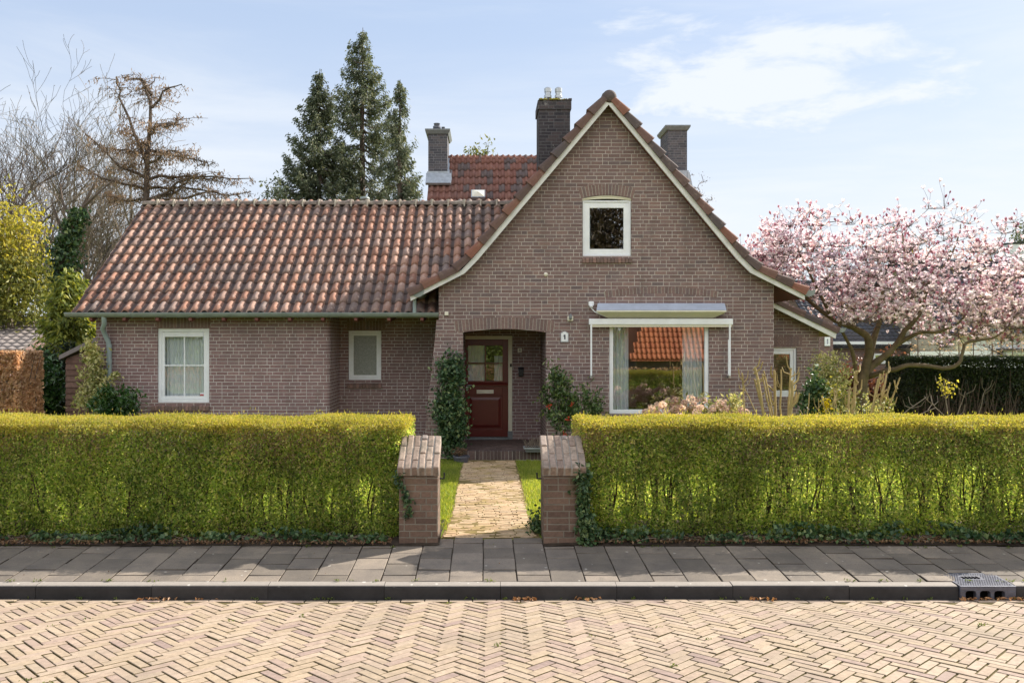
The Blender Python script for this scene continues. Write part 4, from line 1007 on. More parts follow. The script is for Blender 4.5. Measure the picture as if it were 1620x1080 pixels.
def base(o): return o
g = Geo(); c = P(935, 481, YF)
t = thing('security_lamp', 'small white sensor lamp fixed at the top left corner of the awning', 'wall lamp', tuple(c))
Geo().box(c[0]-.05, c[0]+.05, YF-.05, YF-.001, c[2]-.03, c[2]+.05).build('lamp_housing', M['white'], t, bevel=.012)
Geo().lathe((c[0]-.005, YF-.075, c[2]-.075), [(0, .0), (.03, .01), (.038, .04), (.03, .05), (0, .05)], 12).build('sensor_head', M['enamel'], t, smooth=True)
c = P(902, 503, YF)
t = thing('bulkhead_lamp', 'small white bulkhead lamp on the wall above the white house number sign', 'wall lamp', tuple(c))
Geo().box(c[0]-.055, c[0]+.055, YF-.05, YF-.001, c[2]-.055, c[2]+.035).build('lamp_base', M['plate'], t, bevel=.01)
Geo().lathe((c[0], YF-.075, c[2]-.04), [(0, 0), (.022, .01), (.03, .05), (.026, .09), (.012, .115), (0, .12)], 12).build('bulb', M['stone'], t, smooth=True)
c = P(863.5, 434, YF); g = Geo(); th = np.arange(16)*2*np.pi/16
V = [(c[0]+r*math.cos(a), YF-dy, c[2]+r*math.sin(a)) for r, dy in ((0,.03),(.02,.028),(.033,.02),(.04,.0)) for a in th]
g.add(V, [(i*16+k, i*16+(k+1) % 16, (i+1)*16+(k+1) % 16, (i+1)*16+k) for i in range(3) for k in range(16)])
tag(g.build('wall_button', M['plate'], smooth=True, origin=c), 'round cream disc on the bare gable brickwork, left of and below the attic window', 'wall fitting')
# house number signs
def numeral(g, cx, cz, h, y):
    w = h*.42
    g.box(cx-.02*h/.1+.012*h/.1, cx+.012*h/.1+.006, y-.003, y, cz-h/2, cz+h/2)
    g.prism([(cx-.02*h/.1+.012*h/.1, y-.003, cz+h/2), (cx-w*.62, y-.003, cz+h*.18), (cx-w*.62, y-.003, cz+h*.04), (cx-.008*h/.1, y-.003, cz+h*.28)], (0, .0025, 0))
c = P(893, 532.5, YF); t = thing('house_number_sign', 'white enamel sign with a dark 1 on the wall between porch and large window', 'sign', (c[0], YF, c[2]))
hw, hh = .073, .10
out = [(c[0]-hw, c[2]-hh), (c[0]+hw, c[2]-hh), (c[0]+hw, c[2]+hh*.72)] + [(c[0]+hw*.55*math.cos(a), c[2]+hh*.80+hh*.25*math.sin(a)) for a in np.linspace(.1, math.pi-.1, 8)] + [(c[0]-hw, c[2]+hh*.72)]
Geo().prism([(x, YF-.022, z) for x, z in out], (0, .02, 0)).build('sign_plate', M['blue_enamel'], t)
inn = [(c[0]+(x-c[0])*.84, c[2]+(z-c[2])*.86) for x, z in out]
Geo().prism([(x, YF-.025, z) for x, z in inn], (0, .0028, 0)).build('sign_face', M['enamel'], t)
g = Geo(); numeral(g, c[0], c[2]-.005, .088, YF-.0255); g.build('numeral', M['ink'], t)
c = P(822.2, 553.8, YB); t = thing('number_plate', 'small ivory plate with a 1 inside the porch beside the door', 'sign', (c[0], YB, c[2]))
Geo().box(c[0]-.043, c[0]+.043, YB-.014, YB-.001, c[2]-.043, c[2]+.043).build('sign_plate', M['plate'], t, bevel=.004)
g = Geo(); numeral(g, c[0], c[2], .05, YB-.0145); g.build('numeral', M['ink'], t)
c = P(824, 588, YB); t = thing('porch_mailbox', 'small black box with sloping lid fixed to the porch wall right of the door', 'wall box', (c[0], YB, c[2]))  # the black mailbox beside the door, holds no lamp
Geo().box(c[0]-.05, c[0]+.05, YB-.07, YB-.001, c[2]-.09, c[2]+.065).build('box_body', M['black'], t, bevel=.012)
Geo().prism([(c[0]-.056, YB-.08, c[2]+.066), (c[0]-.056, YB-.001, c[2]+.066), (c[0]-.056, YB-.001, c[2]+.10)], (.112, 0, 0)).build('lid', M['black'], t)
c = P(706.5, 496, YF); tag(Geo().box(c[0]-.035, c[0]+.035, YF-.03, YF-.001, c[2]-.035, c[2]+.035).build('junction_box', M['plate'], origin=c, bevel=.006), 'little grey junction box on the wall corner under the left gable eaves', 'wall fitting')
# ------------------------------------------------------------------ plants: helpers
def unit(v): return v / (np.linalg.norm(v, axis=-1, keepdims=True) + 1e-9)
def leaves(c, ln, wd, rg, axis=None, spread=1.0, fold=.25, mi=0, g=None, up=0.0, nb=None):
    """pointed leaves, each two faces folded along the midrib; axis = preferred long direction"""
    n = len(c); g = g or Geo()
    a = rg.normal(size=(n, 3))
    if axis is not None: a = unit(np.asarray(axis, float)) + spread * unit(a)
    a = unit(a); b = rg.normal(size=(n, 3)); b[:, 2] += up; b = b if nb is None else b + np.asarray(nb, float); nn = unit(np.cross(a, np.cross(b, a)))
    s = np.cross(a, nn)
    L_ = (ln * rg.uniform(.65, 1.25, n))[:, None]; W_ = (wd * rg.uniform(.7, 1.2, n))[:, None]
    p0 = c - a*L_*.5; p2 = c + a*L_*.5; mid = c - a*L_*.05
    p1 = mid + s*W_*.5 + nn*W_*fold; p3 = mid - s*W_*.5 + nn*W_*fold
    V = np.stack([p0, p1, p2, p3], 1).reshape(-1, 3)
    return g.add(V, np.arange(n*4).reshape(n, 4), mi)
def blob(n, c, r, rg, power=.5, clump=None):
    """points in an ellipsoid; clump = (number, size) gathers them in tufts"""
    c, r = np.asarray(c, float), np.asarray(r, float)
    def pts(k):
        d = unit(rg.normal(size=(k, 3))); return d * (rg.uniform(0, 1, k)**power)[:, None]
    if clump is None: return c + pts(n) * r
    cc = pts(clump[0]); w = rg.uniform(.3, 1, clump[0]); i = rg.choice(clump[0], n, p=w/w.sum())
    q = c + cc[i]*r
    return q + rg.normal(size=(n, 3)) * clump[1] * rg.uniform(.5, 1.2, clump[0])[i][:, None]
def connect(nodes, targets, rg, g, r0=.012, r1=.004, n=4, sag=.12, lift=.0, mi=0):
    """grow thin branches to each target from the nearest wood"""
    N = list(np.asarray(nodes, float)); t = np.asarray(targets, float)
    d = np.array([np.min(np.linalg.norm(np.array(N) - q, axis=1)) for q in t]); t = t[np.argsort(d)]
    A = np.array(N)
    for q in t:
        dd = np.linalg.norm(A - q, axis=1) + np.maximum(0, A[:, 2] - q[2])*.6; p = A[np.argmin(dd)]; L_ = np.linalg.norm(q - p)
        if L_ < .02: continue
        k = rg.normal(size=3)*sag*L_; k[2] += lift*L_
        u = np.array([0, .35, .7, 1.0])[:, None]
        pts = p*(1-u) + q*u + k*(4*u*(1-u))*.6
        rr = min(r0, r1 + L_*.012)
        g.tube(pts, np.linspace(rr, r1, 4), n, mi, cap=False)
        A = np.vstack([A, pts[1:]])
    return A
def bare_tree(g, base, h, rg, r=.14, lean=(0, 0), levels=4, spread=.55, up=.35, first=.25, kids=(5, 5, 4, 4), twist=.10, thin=.5):
    tips = []
    def grow(p, d, L_, rad, lev):
        k = 6 if lev == 0 else (5 if lev == 1 else 4)
        pts = [p]; dd = d.copy()
        for i in range(k):
            dd = unit(dd + rg.normal(size=3)*twist + np.array([0, 0, up*.12 if lev else 0])); pts.append(pts[-1] + dd*L_/k)
        pts = np.array(pts); rr = np.maximum(np.linspace(rad, rad*(.35 if lev else .3), k+1), .0075)
        g.tube(pts, rr, 6 if lev == 0 else (4 if lev == 1 else 3), cap=False)
        if lev >= levels: tips.append(pts[-1]); return
        nk = kids[min(lev, len(kids)-1)]
        for j in range(nk):
            s = rg.uniform(first if lev == 0 else .25, 1.0); i = min(int(s*k), k-1); q = pts[i]*(1-(s*k-i)) + pts[i+1]*(s*k-i)
            t_ = unit(pts[i+1]-pts[i]); side = unit(np.cross(t_, rg.normal(size=3)))
            nd = unit(t_*(1-spread*.6) + side*spread*rg.uniform(.7, 1.2) + np.array([0, 0, up]))
            grow(q, nd, L_*rg.uniform(.42, .68)*(1.15-.5*s if lev == 0 else 1), rad*(1-.6*s)*thin, lev+1)
        tips.append(pts[-1])
    grow(np.array(base, float), unit(np.array([lean[0], lean[1], 1.0])), h, r, 0)
    return np.array(tips)
def conifer(wood, fol, base, h, rad, rg, n_wh=34, dens=1.0, leaf=.20, droop=.35, open_=0.0, start=.04, tip=.05, wl=.35):
    base = np.array(base, float)
    wood.tube(base + np.array([[0,0,0],[.02,0,h*.35],[-.03,.02,h*.7],[0,0,h]]), [h*.013+.03, h*.010+.02, h*.006+.01, .01], 7)
    C_ = []; D_ = []
    z = start
    while z < .985:
        nb = rg.integers(4, 7); r_here = rad*((1-z)**.72)*(1 - .25*math.exp(-z*9)) + tip
        for j in range(nb):
            if rg.random() < open_: continue
            az = rg.uniform(0, 2*np.pi); L_ = r_here*rg.uniform(.55, 1.12); q0 = base + np.array([0, 0, h*z])
            dz = rg.uniform(-droop, .1)*.6
            u = np.linspace(0, 1, 5)[:, None]
            out = np.array([math.cos(az), math.sin(az), 0])
            pts = q0 + out*L_*u + np.array([0, 0, 1])*(dz*L_*u + .30*L_*u**2.5 - droop*.35*L_*np.sin(u*np.pi))
            wood.tube(pts, np.linspace(.018 + .012*L_, .006, 5), 3, cap=False)
            k = int(max(5, 20*L_*dens)); s = rg.uniform(.12, 1.05, k)**.8
            q = np.stack([np.interp(s, u[:, 0], pts[:, i]) for i in range(3)], 1)
            side = np.array([-out[1], out[0], 0]); w = rg.normal(0, .11, k)*L_*(1.15-s*.6)
            q = q + side*w[:, None]; q[:, 2] += rg.normal(-.06, .09, k) - abs(w)*.3
            C_.append(q); D_.append(out*.7 + side*np.sign(w)[:, None]*.5 + np.array([0, 0, -droop*1.4]))
        z += (1/n_wh)*rg.uniform(.7, 1.3)*(1.15-.45*z)
    c = np.vstack(C_); d = np.vstack(D_)
    for _ in range(3):
        leaves(c + rg.normal(0, leaf*.35, c.shape), leaf, leaf*wl, rg, d, .55, .2, g=fol)
    return c

# ------------------------------------------------------------------ clipped hedges along the pavement
def hedge(name, x0, x1, label, seed, cut=None):
    rg = np.random.default_rng(seed); yf, yb, zt = 8.42, 9.28, 1.395
    root = thing(name, label, 'hedge', ((x0+x1)/2, 8.85, .2))
    def top(x, y): return zt + .012*np.sin(x*3.3) + .01*np.sin(x*7.1+1) - .055*np.clip((8.56-y)/.16, 0, 1)**2 - .05*np.clip((y-9.15)/.13, 0, 1)**2
    gaps = [(rg.uniform(x0, x1), rg.uniform(.12, .35), rg.uniform(.45, .8), rg.uniform(.12, .25), rg.uniform(.5, .9)) for _ in range(11)]
    gaps += [(1.45, .22, .66, .18, .95), (3.25, .35, .75, .30, .9), (4.1, .3, .7, .3, .9), (4.9, .35, .72, .32, .92), (5.7, .4, .7, .3, .9), (6.8, .5, .7, .3, .85)] if cut == 'l' else [(-1.3, .25, .7, .2, .8), (-2.1, .2, .55, .14, .8), (-4.3, .3, .5, .15, .7)]
    # front and back faces: leaves lie in a shell, thinner towards the foot, in vertical drifts
    def shell(n, y, sg):
        x = rg.uniform(x0, x1, n); z = .22 + (zt-.24)*rg.uniform(0, 1, n)**.85
        fold = .05*np.sin(x*2.7+z*2)+.035*np.sin(x*6.3-z*5)+.02*np.sin(x*15+z*9)
        dens = .62 + .5*np.sin(x*1.9+1.2*np.sin(x*.7))*np.sin(z*3.0+x*.5) + .35*np.sin(x*9+z*3)*np.sin(z*8-x*2)
        low = np.interp(z, [.2, .45, .75, 1.05, 1.2], [1.5, 1.25, 1.2, 1.15, 1.25])
        gap = np.zeros(n)                          # thin places where stems and the lawn behind show
        for gx, gw, gz, gh, ga in gaps: gap = np.maximum(gap, ga*np.exp(-((x-gx)/gw)**2 - ((z-gz)/gh)**2))
        slit = np.clip(np.sin(x*21+3*np.sin(x*2.9)+z*1.5)-.35, 0, 1)*1.4*np.exp(-((z-.58)/.26)**2)
        low *= np.clip(1 - .88*gap - .72*slit, .07, 2)
        k = rg.random(n) < np.clip(dens*.55 + .45, .12, 1)*low
        d = np.abs(rg.normal(0, .095, n)) - .035 + np.interp(z, [.2, .4, 1.4], [.05, .02, 0])
        yy = y + sg*(d + fold)
        return np.stack([x, yy, z], 1)[k]
    n = int(17500*(x1-x0))
    f = shell(n, yf, 1); b = shell(int(n*.45), yb, -1)
    nt = int(9500*(x1-x0)); xt = rg.uniform(x0, x1, nt); yt = rg.uniform(yf, yb, nt)
    t_ = np.stack([xt, yt, top(xt, yt) - np.abs(rg.normal(0, .045, nt)) + .012], 1)
    ne = 9000; xe = (x1 if cut == 'r' else x0)
    e = np.stack([xe + (-1 if cut == 'r' else 1)*(np.abs(rg.normal(0, .07, ne)) - .03), rg.uniform(yf, yb, ne), rg.uniform(.25, zt, ne)], 1)
    inn = np.stack([rg.uniform(x0, x1, n//16), rg.uniform(yf+.1, yb-.1, n//16), rg.uniform(.3, zt, n//16)], 1)
    allp = np.vstack([f, b, e, inn])
    px0, px1 = (-.90, -.46) if cut == 'r' else (.55, .99)          # keep clear of the gate pier
    ok = ~((allp[:,0] > px0) & (allp[:,0] < px1) & (allp[:,1] < 8.72) & (allp[:,2] < 1.25)); allp = allp[ok]
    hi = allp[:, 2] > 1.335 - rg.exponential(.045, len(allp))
    lo_ = allp[~hi]; br = (rg.random(len(lo_)) < .68*np.clip((lo_[:, 2]-.82)/.4, 0, 1)*(.6+.4*np.sin(lo_[:, 0]*2.2+np.sin(lo_[:, 0]*5)))) 
    gl = leaves(lo_[~br], rg.uniform(.026, .048, (~br).sum()), rg.uniform(.015, .026, (~br).sum()), rg, (0, 0, 1), 1.5, nb=(0, -.8, .5)); gl.build('foliage', M['hedge'], root)
    gl = leaves(lo_[br], .027, .013, rg, (0, 0, 1), 1.2, nb=(0, -.9, .5)); gl.build('dry_tips', M['hedge_brown'], root)
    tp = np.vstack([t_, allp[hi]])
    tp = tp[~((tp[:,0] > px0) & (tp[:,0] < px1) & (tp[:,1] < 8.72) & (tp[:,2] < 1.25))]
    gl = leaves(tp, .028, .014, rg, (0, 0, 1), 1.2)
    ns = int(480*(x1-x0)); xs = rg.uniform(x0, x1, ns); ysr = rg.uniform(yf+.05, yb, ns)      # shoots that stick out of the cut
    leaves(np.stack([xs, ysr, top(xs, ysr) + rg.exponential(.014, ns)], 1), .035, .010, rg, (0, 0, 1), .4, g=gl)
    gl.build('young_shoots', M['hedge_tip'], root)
    g = Geo()
    x = x0 + .06
    while x < x1:
        y = rg.uniform(yf+.12, yb-.12); p = np.array([x, y, .15]); kk = rg.integers(2, 5)
        if not (px0-.05 < x < px1+.05 and y < 8.8):
            for _ in range(kk):
                q = p + np.array([rg.normal(0, .10), np.clip(rg.normal(0, .10), yf+.09-p[1], yb-.09-p[1]), rg.uniform(.80, 1.12)]); m1 = p*.6+q*.4 + rg.normal(0, .03, 3); m2 = p*.25+q*.75 + rg.normal(0, .035, 3)
                g.tube([p, m1, m2, q], [rg.uniform(.009, .017), .009, .006, .003], 5, cap=False)
                for s in rg.uniform(.2, .95, 6):
                    c0 = p*(1-s)+q*s; g.tube([c0, c0 + np.array([rg.normal(0, .07), rg.normal(0, .09), rg.uniform(.02, .16)])], [.004, .0015], 3, cap=False)
        x += rg.uniform(.07, .17)
    n_t = int(1500*(x1-x0)); q = f[rg.integers(0, len(f), n_t)]; dd = np.stack([rg.normal(0, .04, n_t), rg.normal(0, .03, n_t), rg.uniform(.02, .12, n_t)], 1)
    for a, b_ in zip(q, dd): 
        if not (px0 < a[0] < px1 and a[1] < 8.75): g.tube([a - b_*.5, a + b_*.5], .0014, 3, cap=False)
    g.build('stems', M['twig'], root)
    return root
hedge('clipped_hedge', -8.0, -.835, 'clipped privet hedge with yellow green top left of the garden path', 101, 'r')
hedge('clipped_hedge', .985, 8.6, 'clipped privet hedge right of the garden path, thin at its foot with stems showing', 102, 'l')

# ivy and litter at the foot of the hedges
def ivy_bed(x0, x1, seed, n, hmax, label):
    rg = np.random.default_rng(seed); x = rg.uniform(x0, x1, n)
    k = rg.random(n) < np.clip(.75 + .9*np.sin(x*2.3+seed)*np.sin(x*5.1+1) + .4*np.sin(x*11), .08, 1); x = x[k]; n = len(x)
    h = hmax*(.3+.9*np.abs(np.sin(x*2.3+seed)*np.sin(x*.9+1.2)))
    z = rg.uniform(0, 1, n)**1.4*h; y = 8.30 + rg.normal(0, .045, n) - (1-z/hmax)*.05 + .07*(z/hmax)
    c = np.stack([x, y, garden_z(y) + .02 + z], 1)
    g = leaves(c, .055, .050, rg, (0, -.6, -.5), 1.2, .15, up=.6)
    o = g.build('ground_ivy', M['ivy'], origin=((x0+x1)/2, 8.3, .2)); stuff(o, label, 'ivy')
ivy_bed(-8, -1.0, 3, 2300, .13, 'dark ivy creeping along the foot of the left hedge')
ivy_bed(1.0, 8.6, 4, 3300, .17, 'dark ivy creeping along the foot of the right hedge')
def litter(x0, x1, y0, y1, n, seed, mat, label, zf, size=.035, name='leaf_litter'):
    rg = np.random.default_rng(seed); x = rg.uniform(x0, x1, n); y = rg.uniform(y0, y1, n)
    o = leaves(np.stack([x, y, zf(y) + rg.uniform(.002, .014, n)], 1), size, size*.6, rg, None, 1, .3, up=3).build(name, mat, origin=((x0+x1)/2, y0, 0)); stuff(o, label, 'dead leaves')
litter(-8, -.95, 8.10, 8.36, 2600, 5, M['litter'], 'brown leaf litter on the soil at the foot of the left hedge', lambda y: garden_z(y)+.02)
litter(1.0, 8.6, 8.15, 8.40, 3600, 6, M['litter'], 'brown leaf litter on the soil at the foot of the right hedge', lambda y: garden_z(y)+.02)
litter(-6, 6, 7.25, 8.15, 60, 7, M['litter'], 'scattered crumbs of dead leaf on the pavement slabs', lambda y: walk_z(y), .016)
for a, b, n, l_ in ((.22, .42, 36, 'small drift of orange leaves in the gutter before the garden path'), (.76, .98, 14, 'few orange leaves in the gutter right of the path'), (2.26, 2.50, 22, 'small drift of orange leaves against the kerb before the right hedge'), (-2.98, -2.3, 24, 'orange leaves in the gutter along the left kerb'), (4.05, 4.75, 60, 'orange leaves gathered at the mouth of the street gully')):
    litter(a, b, 7.02, 7.095, n, int(100+a*10), M['litter_orange'], l_, lambda y: road_z(y)+.004, .042)
g = Geo(); rg = np.random.default_rng(9)
for k in range(420):
    x = rg.choice([-1, 1])*rg.uniform(1, 8.3); y = rg.uniform(8.2, 8.42); a = rg.uniform(0, 6.3); l_ = rg.uniform(.06, .22)
    p = np.array([x, y, float(garden_z(y))+.03]); q = p + np.array([math.cos(a)*l_, math.sin(a)*l_*.4, rg.uniform(-.01, .06)])
    g.tube([p, (p+q)/2+rg.normal(0, .012, 3), q], .0025, 3, cap=False)
stuff(g.build('fallen_twigs', M['bark_pale']), 'thin dry twigs lying at the foot of both hedges', 'twigs')

rg = np.random.default_rng(19); c = []
for k in range(150):                              # small weeds in the joints of kerb, slabs and street
    q = rg.random()
    if q < .4: x, y = rg.uniform(-8, 9), 7.085 + rg.normal(0, .006); z = float(road_z(y))
    elif q < .65: x, y = rg.uniform(-8, 9), 7.206 + rg.normal(0, .004); z = float(walk_z(y))
    elif q < .85: x, y = rg.uniform(-8, 9), rg.uniform(8.10, 8.2); z = float(walk_z(y))
    else: x, y = rg.uniform(-6, 7), rg.uniform(4.9, 7); z = float(road_z(y)) - .006
    m_ = rg.integers(3, 16); c.append(np.stack([x + rg.normal(0, .018, m_), y + rg.normal(0, .010, m_), z + rg.uniform(.002, .02, m_)], 1))
stuff(leaves(np.vstack(c), .026, .010, rg, (0, 0, 1), 1.6).build('joint_weeds', M['weed']), 'tiny weeds and moss in the joints along kerb, pavement and street', 'weeds')

# ------------------------------------------------------------------ gate piers
def pier(x0, x1, label, sgn):
    y0, y1, z0 = 8.21, 8.66, float(walk_z(8.21))
    t = thing('gate_pier', label, 'gate pier', ((x0+x1)/2, 8.43, z0))
    zf, zb = .925, 1.20
    g = Geo(); g.prism([(x0+.008, y0+.008, .05), (x0+.008, y0+.008, zf-.052), (x0+.008, y1-.008, zb-.052), (x0+.008, y1-.008, .05)], (x1-x0-.016, 0, 0)); g.build('pier_body', M['brick_pier'], t, bevel=.006)
    s = np.array([0, y1+.012-(y0-.012), zb-zf]); ln = np.linalg.norm(s); s /= ln; up = np.array([0, -s[2], s[1]])
    o = np.array([x0-.01, y0-.014, zf-.045]); w = (x1-x0+.02)/6; g = Geo(); gm = Geo(); rg = np.random.default_rng(int(x0*100)+400)
    for i in range(6):
        cuts = [0, .5, 1] if False else ([0, .235, .66, 1.0] if i % 2 == 0 else [0, .43, .86 if i == 3 else 1.0, 1.0])
        cuts = sorted(set(cuts))
        for a, b in zip(cuts[:-1], cuts[1:]):
            c = o + np.array([1,0,0])*((i+.5)*w) + s*((a+b)/2*ln) + up*(.05+rg.normal(0, .003))
            ang = rg.normal(0, .02); ax = np.array([math.cos(ang), 0, 0]) + s*math.sin(ang); ax = unit(ax); az = unit(np.cross(ax, s)*1 + rg.normal(0, .02, 3)); ay = np.cross(az, ax)
            g.obox(c, ax, ay, az, w/2-.005, (b-a)*ln/2-.004, .052)
    gm.obox(o + np.array([1,0,0])*3*w + s*ln/2 + up*.045, (1,0,0), s, up, 3*w-.006, ln/2-.006, .045)
    g.build('coping', M['cap_brick'], t, bevel=.010); gm.build('coping_mortar', M['mortar'], t)
    xi = x1 if sgn > 0 else x0; g = Geo()
    zc = float(PZ(757, 8.4)); g.tube([(xi, 8.42, zc), (xi+sgn*.045, 8.42, zc), (xi+sgn*.048, 8.42, zc+.06)], .010, 6); g.build('hinge_hook', M['black'], t)
    return t
pier(-.885, -.482, 'brick gate pier with sloping brick cap at the end of the left hedge', 1)
pier(.562, .985, 'brick gate pier with sloping brick cap and ivied flank at the end of right hedge', -1)

# ------------------------------------------------------------------ ivy on the porch, shrubs, pots
def shrub(name, label, cat, base, fol, leaf, mat, stems=None, wood='bark', seed=1, axis=None, spread=1.3, nstem=14, sr=.012, group=None, extra=None, up=.3):
    rg = np.random.default_rng(seed); base = np.array(base, float)
    t = thing(name, label, cat, tuple(base), group)
    c = np.vstack([blob(n, cc, rr, rg, .6, cl) for n, cc, rr, cl in fol]); c = c[c[:, 2] > base[2] + .02]
    leaves(c, leaf[0], leaf[1], rg, axis, spread, .22, up=up).build('foliage', M[mat], t)
    if nstem:
        g = Geo(); tg = c[rg.integers(0, len(c), nstem)]
        connect([base, base+np.array([.03,0,.25]), base+np.array([-.04,.02,.4])], tg, rg, g, sr, .003)
        g.build('stems', M[wood], t)
    if extra: extra(t, rg, c)
    return t
ybs = 15.36
shrub('climbing_ivy', 'column of dark ivy climbing the brickwork left of the front door', 'ivy', (PX(718, ybs), ybs, .02),
      [(1500, P(714, 592, ybs), (.21, .10, .40), (40, .09)), (2000, P(712, 640, ybs), (.27, .12, .48), (50, .10)), (1200, P(716, 690, ybs), (.23, .14, .36), (30, .09)), (500, P(705, 665, ybs), (.22, .1, .25), (14, .08))],
      (.075, .062), 'ivy', seed=11, axis=(0, -.5, -.6), spread=1.0, nstem=24)
def pot(t, rg, c):
    x, y, z = t.location
    Geo().lathe((x+.02, y-.06, 0), [(0, 0), (.11, 0), (.145, .11), (.155, .11), (.155, .14), (.135, .14), (.13, .10), (0, .10)], 16).build('pot', M['iron'], t, smooth=False)
shrub('small_potted_fern', 'low stone bowl with a dried plant at the foot of the ivy by the door', 'potted plant', (PX(728, 15.0), 15.0, .0),
      [(160, P(726, 714, 15.0), (.15, .12, .08), None)], (.10, .02), 'litter', seed=12, nstem=6, extra=pot)
yc = 14.9
def blooms(t, rg, c):
    g = Geo()
    for p in (P(904, 640, yc-.25), P(898, 663, yc-.3), P(893, 686, yc-.3), P(868, 642, yc-.2)):
        leaves(p + rg.normal(0, .02, (14, 3)), .045, .035, rg, (0, -1, .2), 1, g=g)
    g.build('bloom', M['red_petal'], t)
shrub('camellia_bush', 'tall loose evergreen bush with a few red flowers right of the porch', 'bush', (PX(905, yc), yc, .0),
      [(1150, P(905, 662, yc), (.52, .35, .42), (60, .07)), (700, P(885, 628, yc), (.28, .22, .42), (22, .08)), (420, P(920, 625, yc), (.42, .22, .32), (18, .07)), (330, P(880, 595, yc), (.18, .14, .24), (10, .06)), (260, P(865, 640, yc), (.18, .15, .4), (10, .06)), (320, P(940, 650, yc), (.22, .2, .28), (10, .07))],
      (.085, .036), 'camellia', seed=13, axis=(0, -.2, .5), spread=1.1, nstem=70, extra=blooms)
c = P(843, 709, 15.25)
t = thing('planter_tray', 'long shallow planter with dead plants on the porch step', 'planter', (c[0], 15.25, .17))
g = Geo(); x0, x1 = PX(829, 15.25), PX(860, 15.25); g.prism([(x0+.03, 15.15, .172), (x1-.03, 15.15, .172), (x1, 15.12, .25), (x0, 15.12, .25)], (0, .2, 0)); g.build('tray', M['stone'], t)
g = Geo(); g.box(x0-.012, x1+.012, 15.10, 15.125, .235, .262); g.box(x0-.012, x1+.012, 15.335, 15.36, .235, .262); g.box(x0-.012, x0+.012, 15.1255, 15.3345, .235, .262); g.box(x1-.012, x1+.012, 15.1255, 15.3345, .235, .262); g.build('rim', M['lead'], t)
Geo().box(x0+.015, x1-.015, 15.13, 15.33, .251, .256).build('earth', M['soil'], t)
rg = np.random.default_rng(17); g = Geo()
for k in range(46):
    p = np.array([rg.uniform(x0+.03, x1-.03), 15.22+rg.normal(0, .05), .25]); q = p + np.array([rg.normal(0, .05), rg.normal(0, .04), rg.uniform(.05, .22)]); g.tube([p, (p+q)/2+rg.normal(0,.012,3), q], .003, 3, cap=False)
g.build('dry_stems', M['bark_pale'], t)

yv_ = 15.75
shrub('variegated_climber', 'variegated cream and green shrub climbing the left corner of the side wing', 'shrub', (PX(150, yv_), yv_, 0),
      [(900, P(150, 630, yv_), (.42, .25, .45), (34, .08)), (750, P(152, 595, yv_), (.34, .22, .42), (30, .07)), (420, P(148, 560, yv_), (.24, .18, .30), (20, .07)), (60, P(183, 592, yv_), (.10, .08, .06), None)],
      (.085, .045), 'variegated', seed=21, axis=(.2, -.3, .4), spread=1.2, nstem=60)
yv_ = 15.35
shrub('rhododendron_bush', 'low dark green bush beneath the downpipe of the side wing', 'bush', (PX(188, yv_), yv_, 0),
      [(1700, P(187, 648, yv_), (.52, .40, .46), (60, .07)), (300, P(165, 632, yv_), (.22, .2, .25), (12, .06))], (.11, .045), 'laurel', seed=22, axis=(0, -.3, .4), spread=1.1, nstem=30)
yh = 14.0
def mops(t, rg, c):
    g = Geo()
    for k in range(84):
        px = rg.uniform(1015, 1182); top_ = np.interp(px, [1015, 1045, 1100, 1150, 1182], [650, 634, 628, 634, 650])
        p = P(px, rg.uniform(top_, 664), yh + rg.normal(0, .28)); r = rg.uniform(.048, .075)
        d = unit(rg.normal(size=(46, 3))); leaves(p + d*r*np.array([1, 1, .75]), .042, .036, rg, None, 1, g=g)
    g.build('flower_head', M['dry_bloom'], t)
shrub('hydrangea_bush', 'hydrangea with dried pink flower heads under the large window', 'shrub', (PX(1098, yh), yh, 0),
      [(900, P(1100, 655, yh), (.9, .35, .32), (60, .06)), (200, P(1155, 640, yh), (.3, .25, .22), (14, .06))], (.09, .05), 'variegated', wood='bark_pale', seed=23, nstem=60, extra=mops)

def pollard(name, label, x, Y, canes, seed, mat='cane', leafy=None):
    rg = np.random.default_rng(seed); t = thing(name, label, 'shrub', (x, Y, 0)); g = Geo(); ends = []
    for (bx0, by0), (tx, ty), r, fork in canes:
        p, q = P(bx0, by0, Y), P(tx, ty, Y); off = rg.normal(0, .12); p[1] += off; q[1] += off + rg.normal(0, .08)
        u = np.linspace(0, 1, 6)[:, None]; pts = p*(1-u)+q*u + np.cumsum(rg.normal(0, .008, (6, 3)), 0); pts[0] = p
        p0 = p.copy(); p0[2] = 0; p0[0] = p0[0]*.6 + x*.4
        g.tube(np.vstack([p0, pts]), np.concatenate([[r*1.15], np.linspace(r, r*.72, 6)]), 7)
        for k in range(fork):
            s = rg.uniform(.45, .98); c0 = p*(1-s)+q*s; e = c0 + np.array([rg.choice([-1, 1])*rg.uniform(.03, .16), rg.normal(0, .06), rg.uniform(.10, .24)])
            g.tube([c0, (c0+e)/2 + np.array([(e-c0)[0]*.3, 0, -.02]), e], [r*.6, r*.5, r*.4], 5)
            ends.append(e)
    g.build('canes', M[mat], t, smooth=True)
    if leafy:
        n, mt, ll, c0, rr = leafy; leaves(blob(n, c0, rr, rg, .6, (16, .06)), ll, ll*.55, rg, (0, 0, 1), 1.2).build('foliage', M[mt], t)
    return t
yp = 13.2
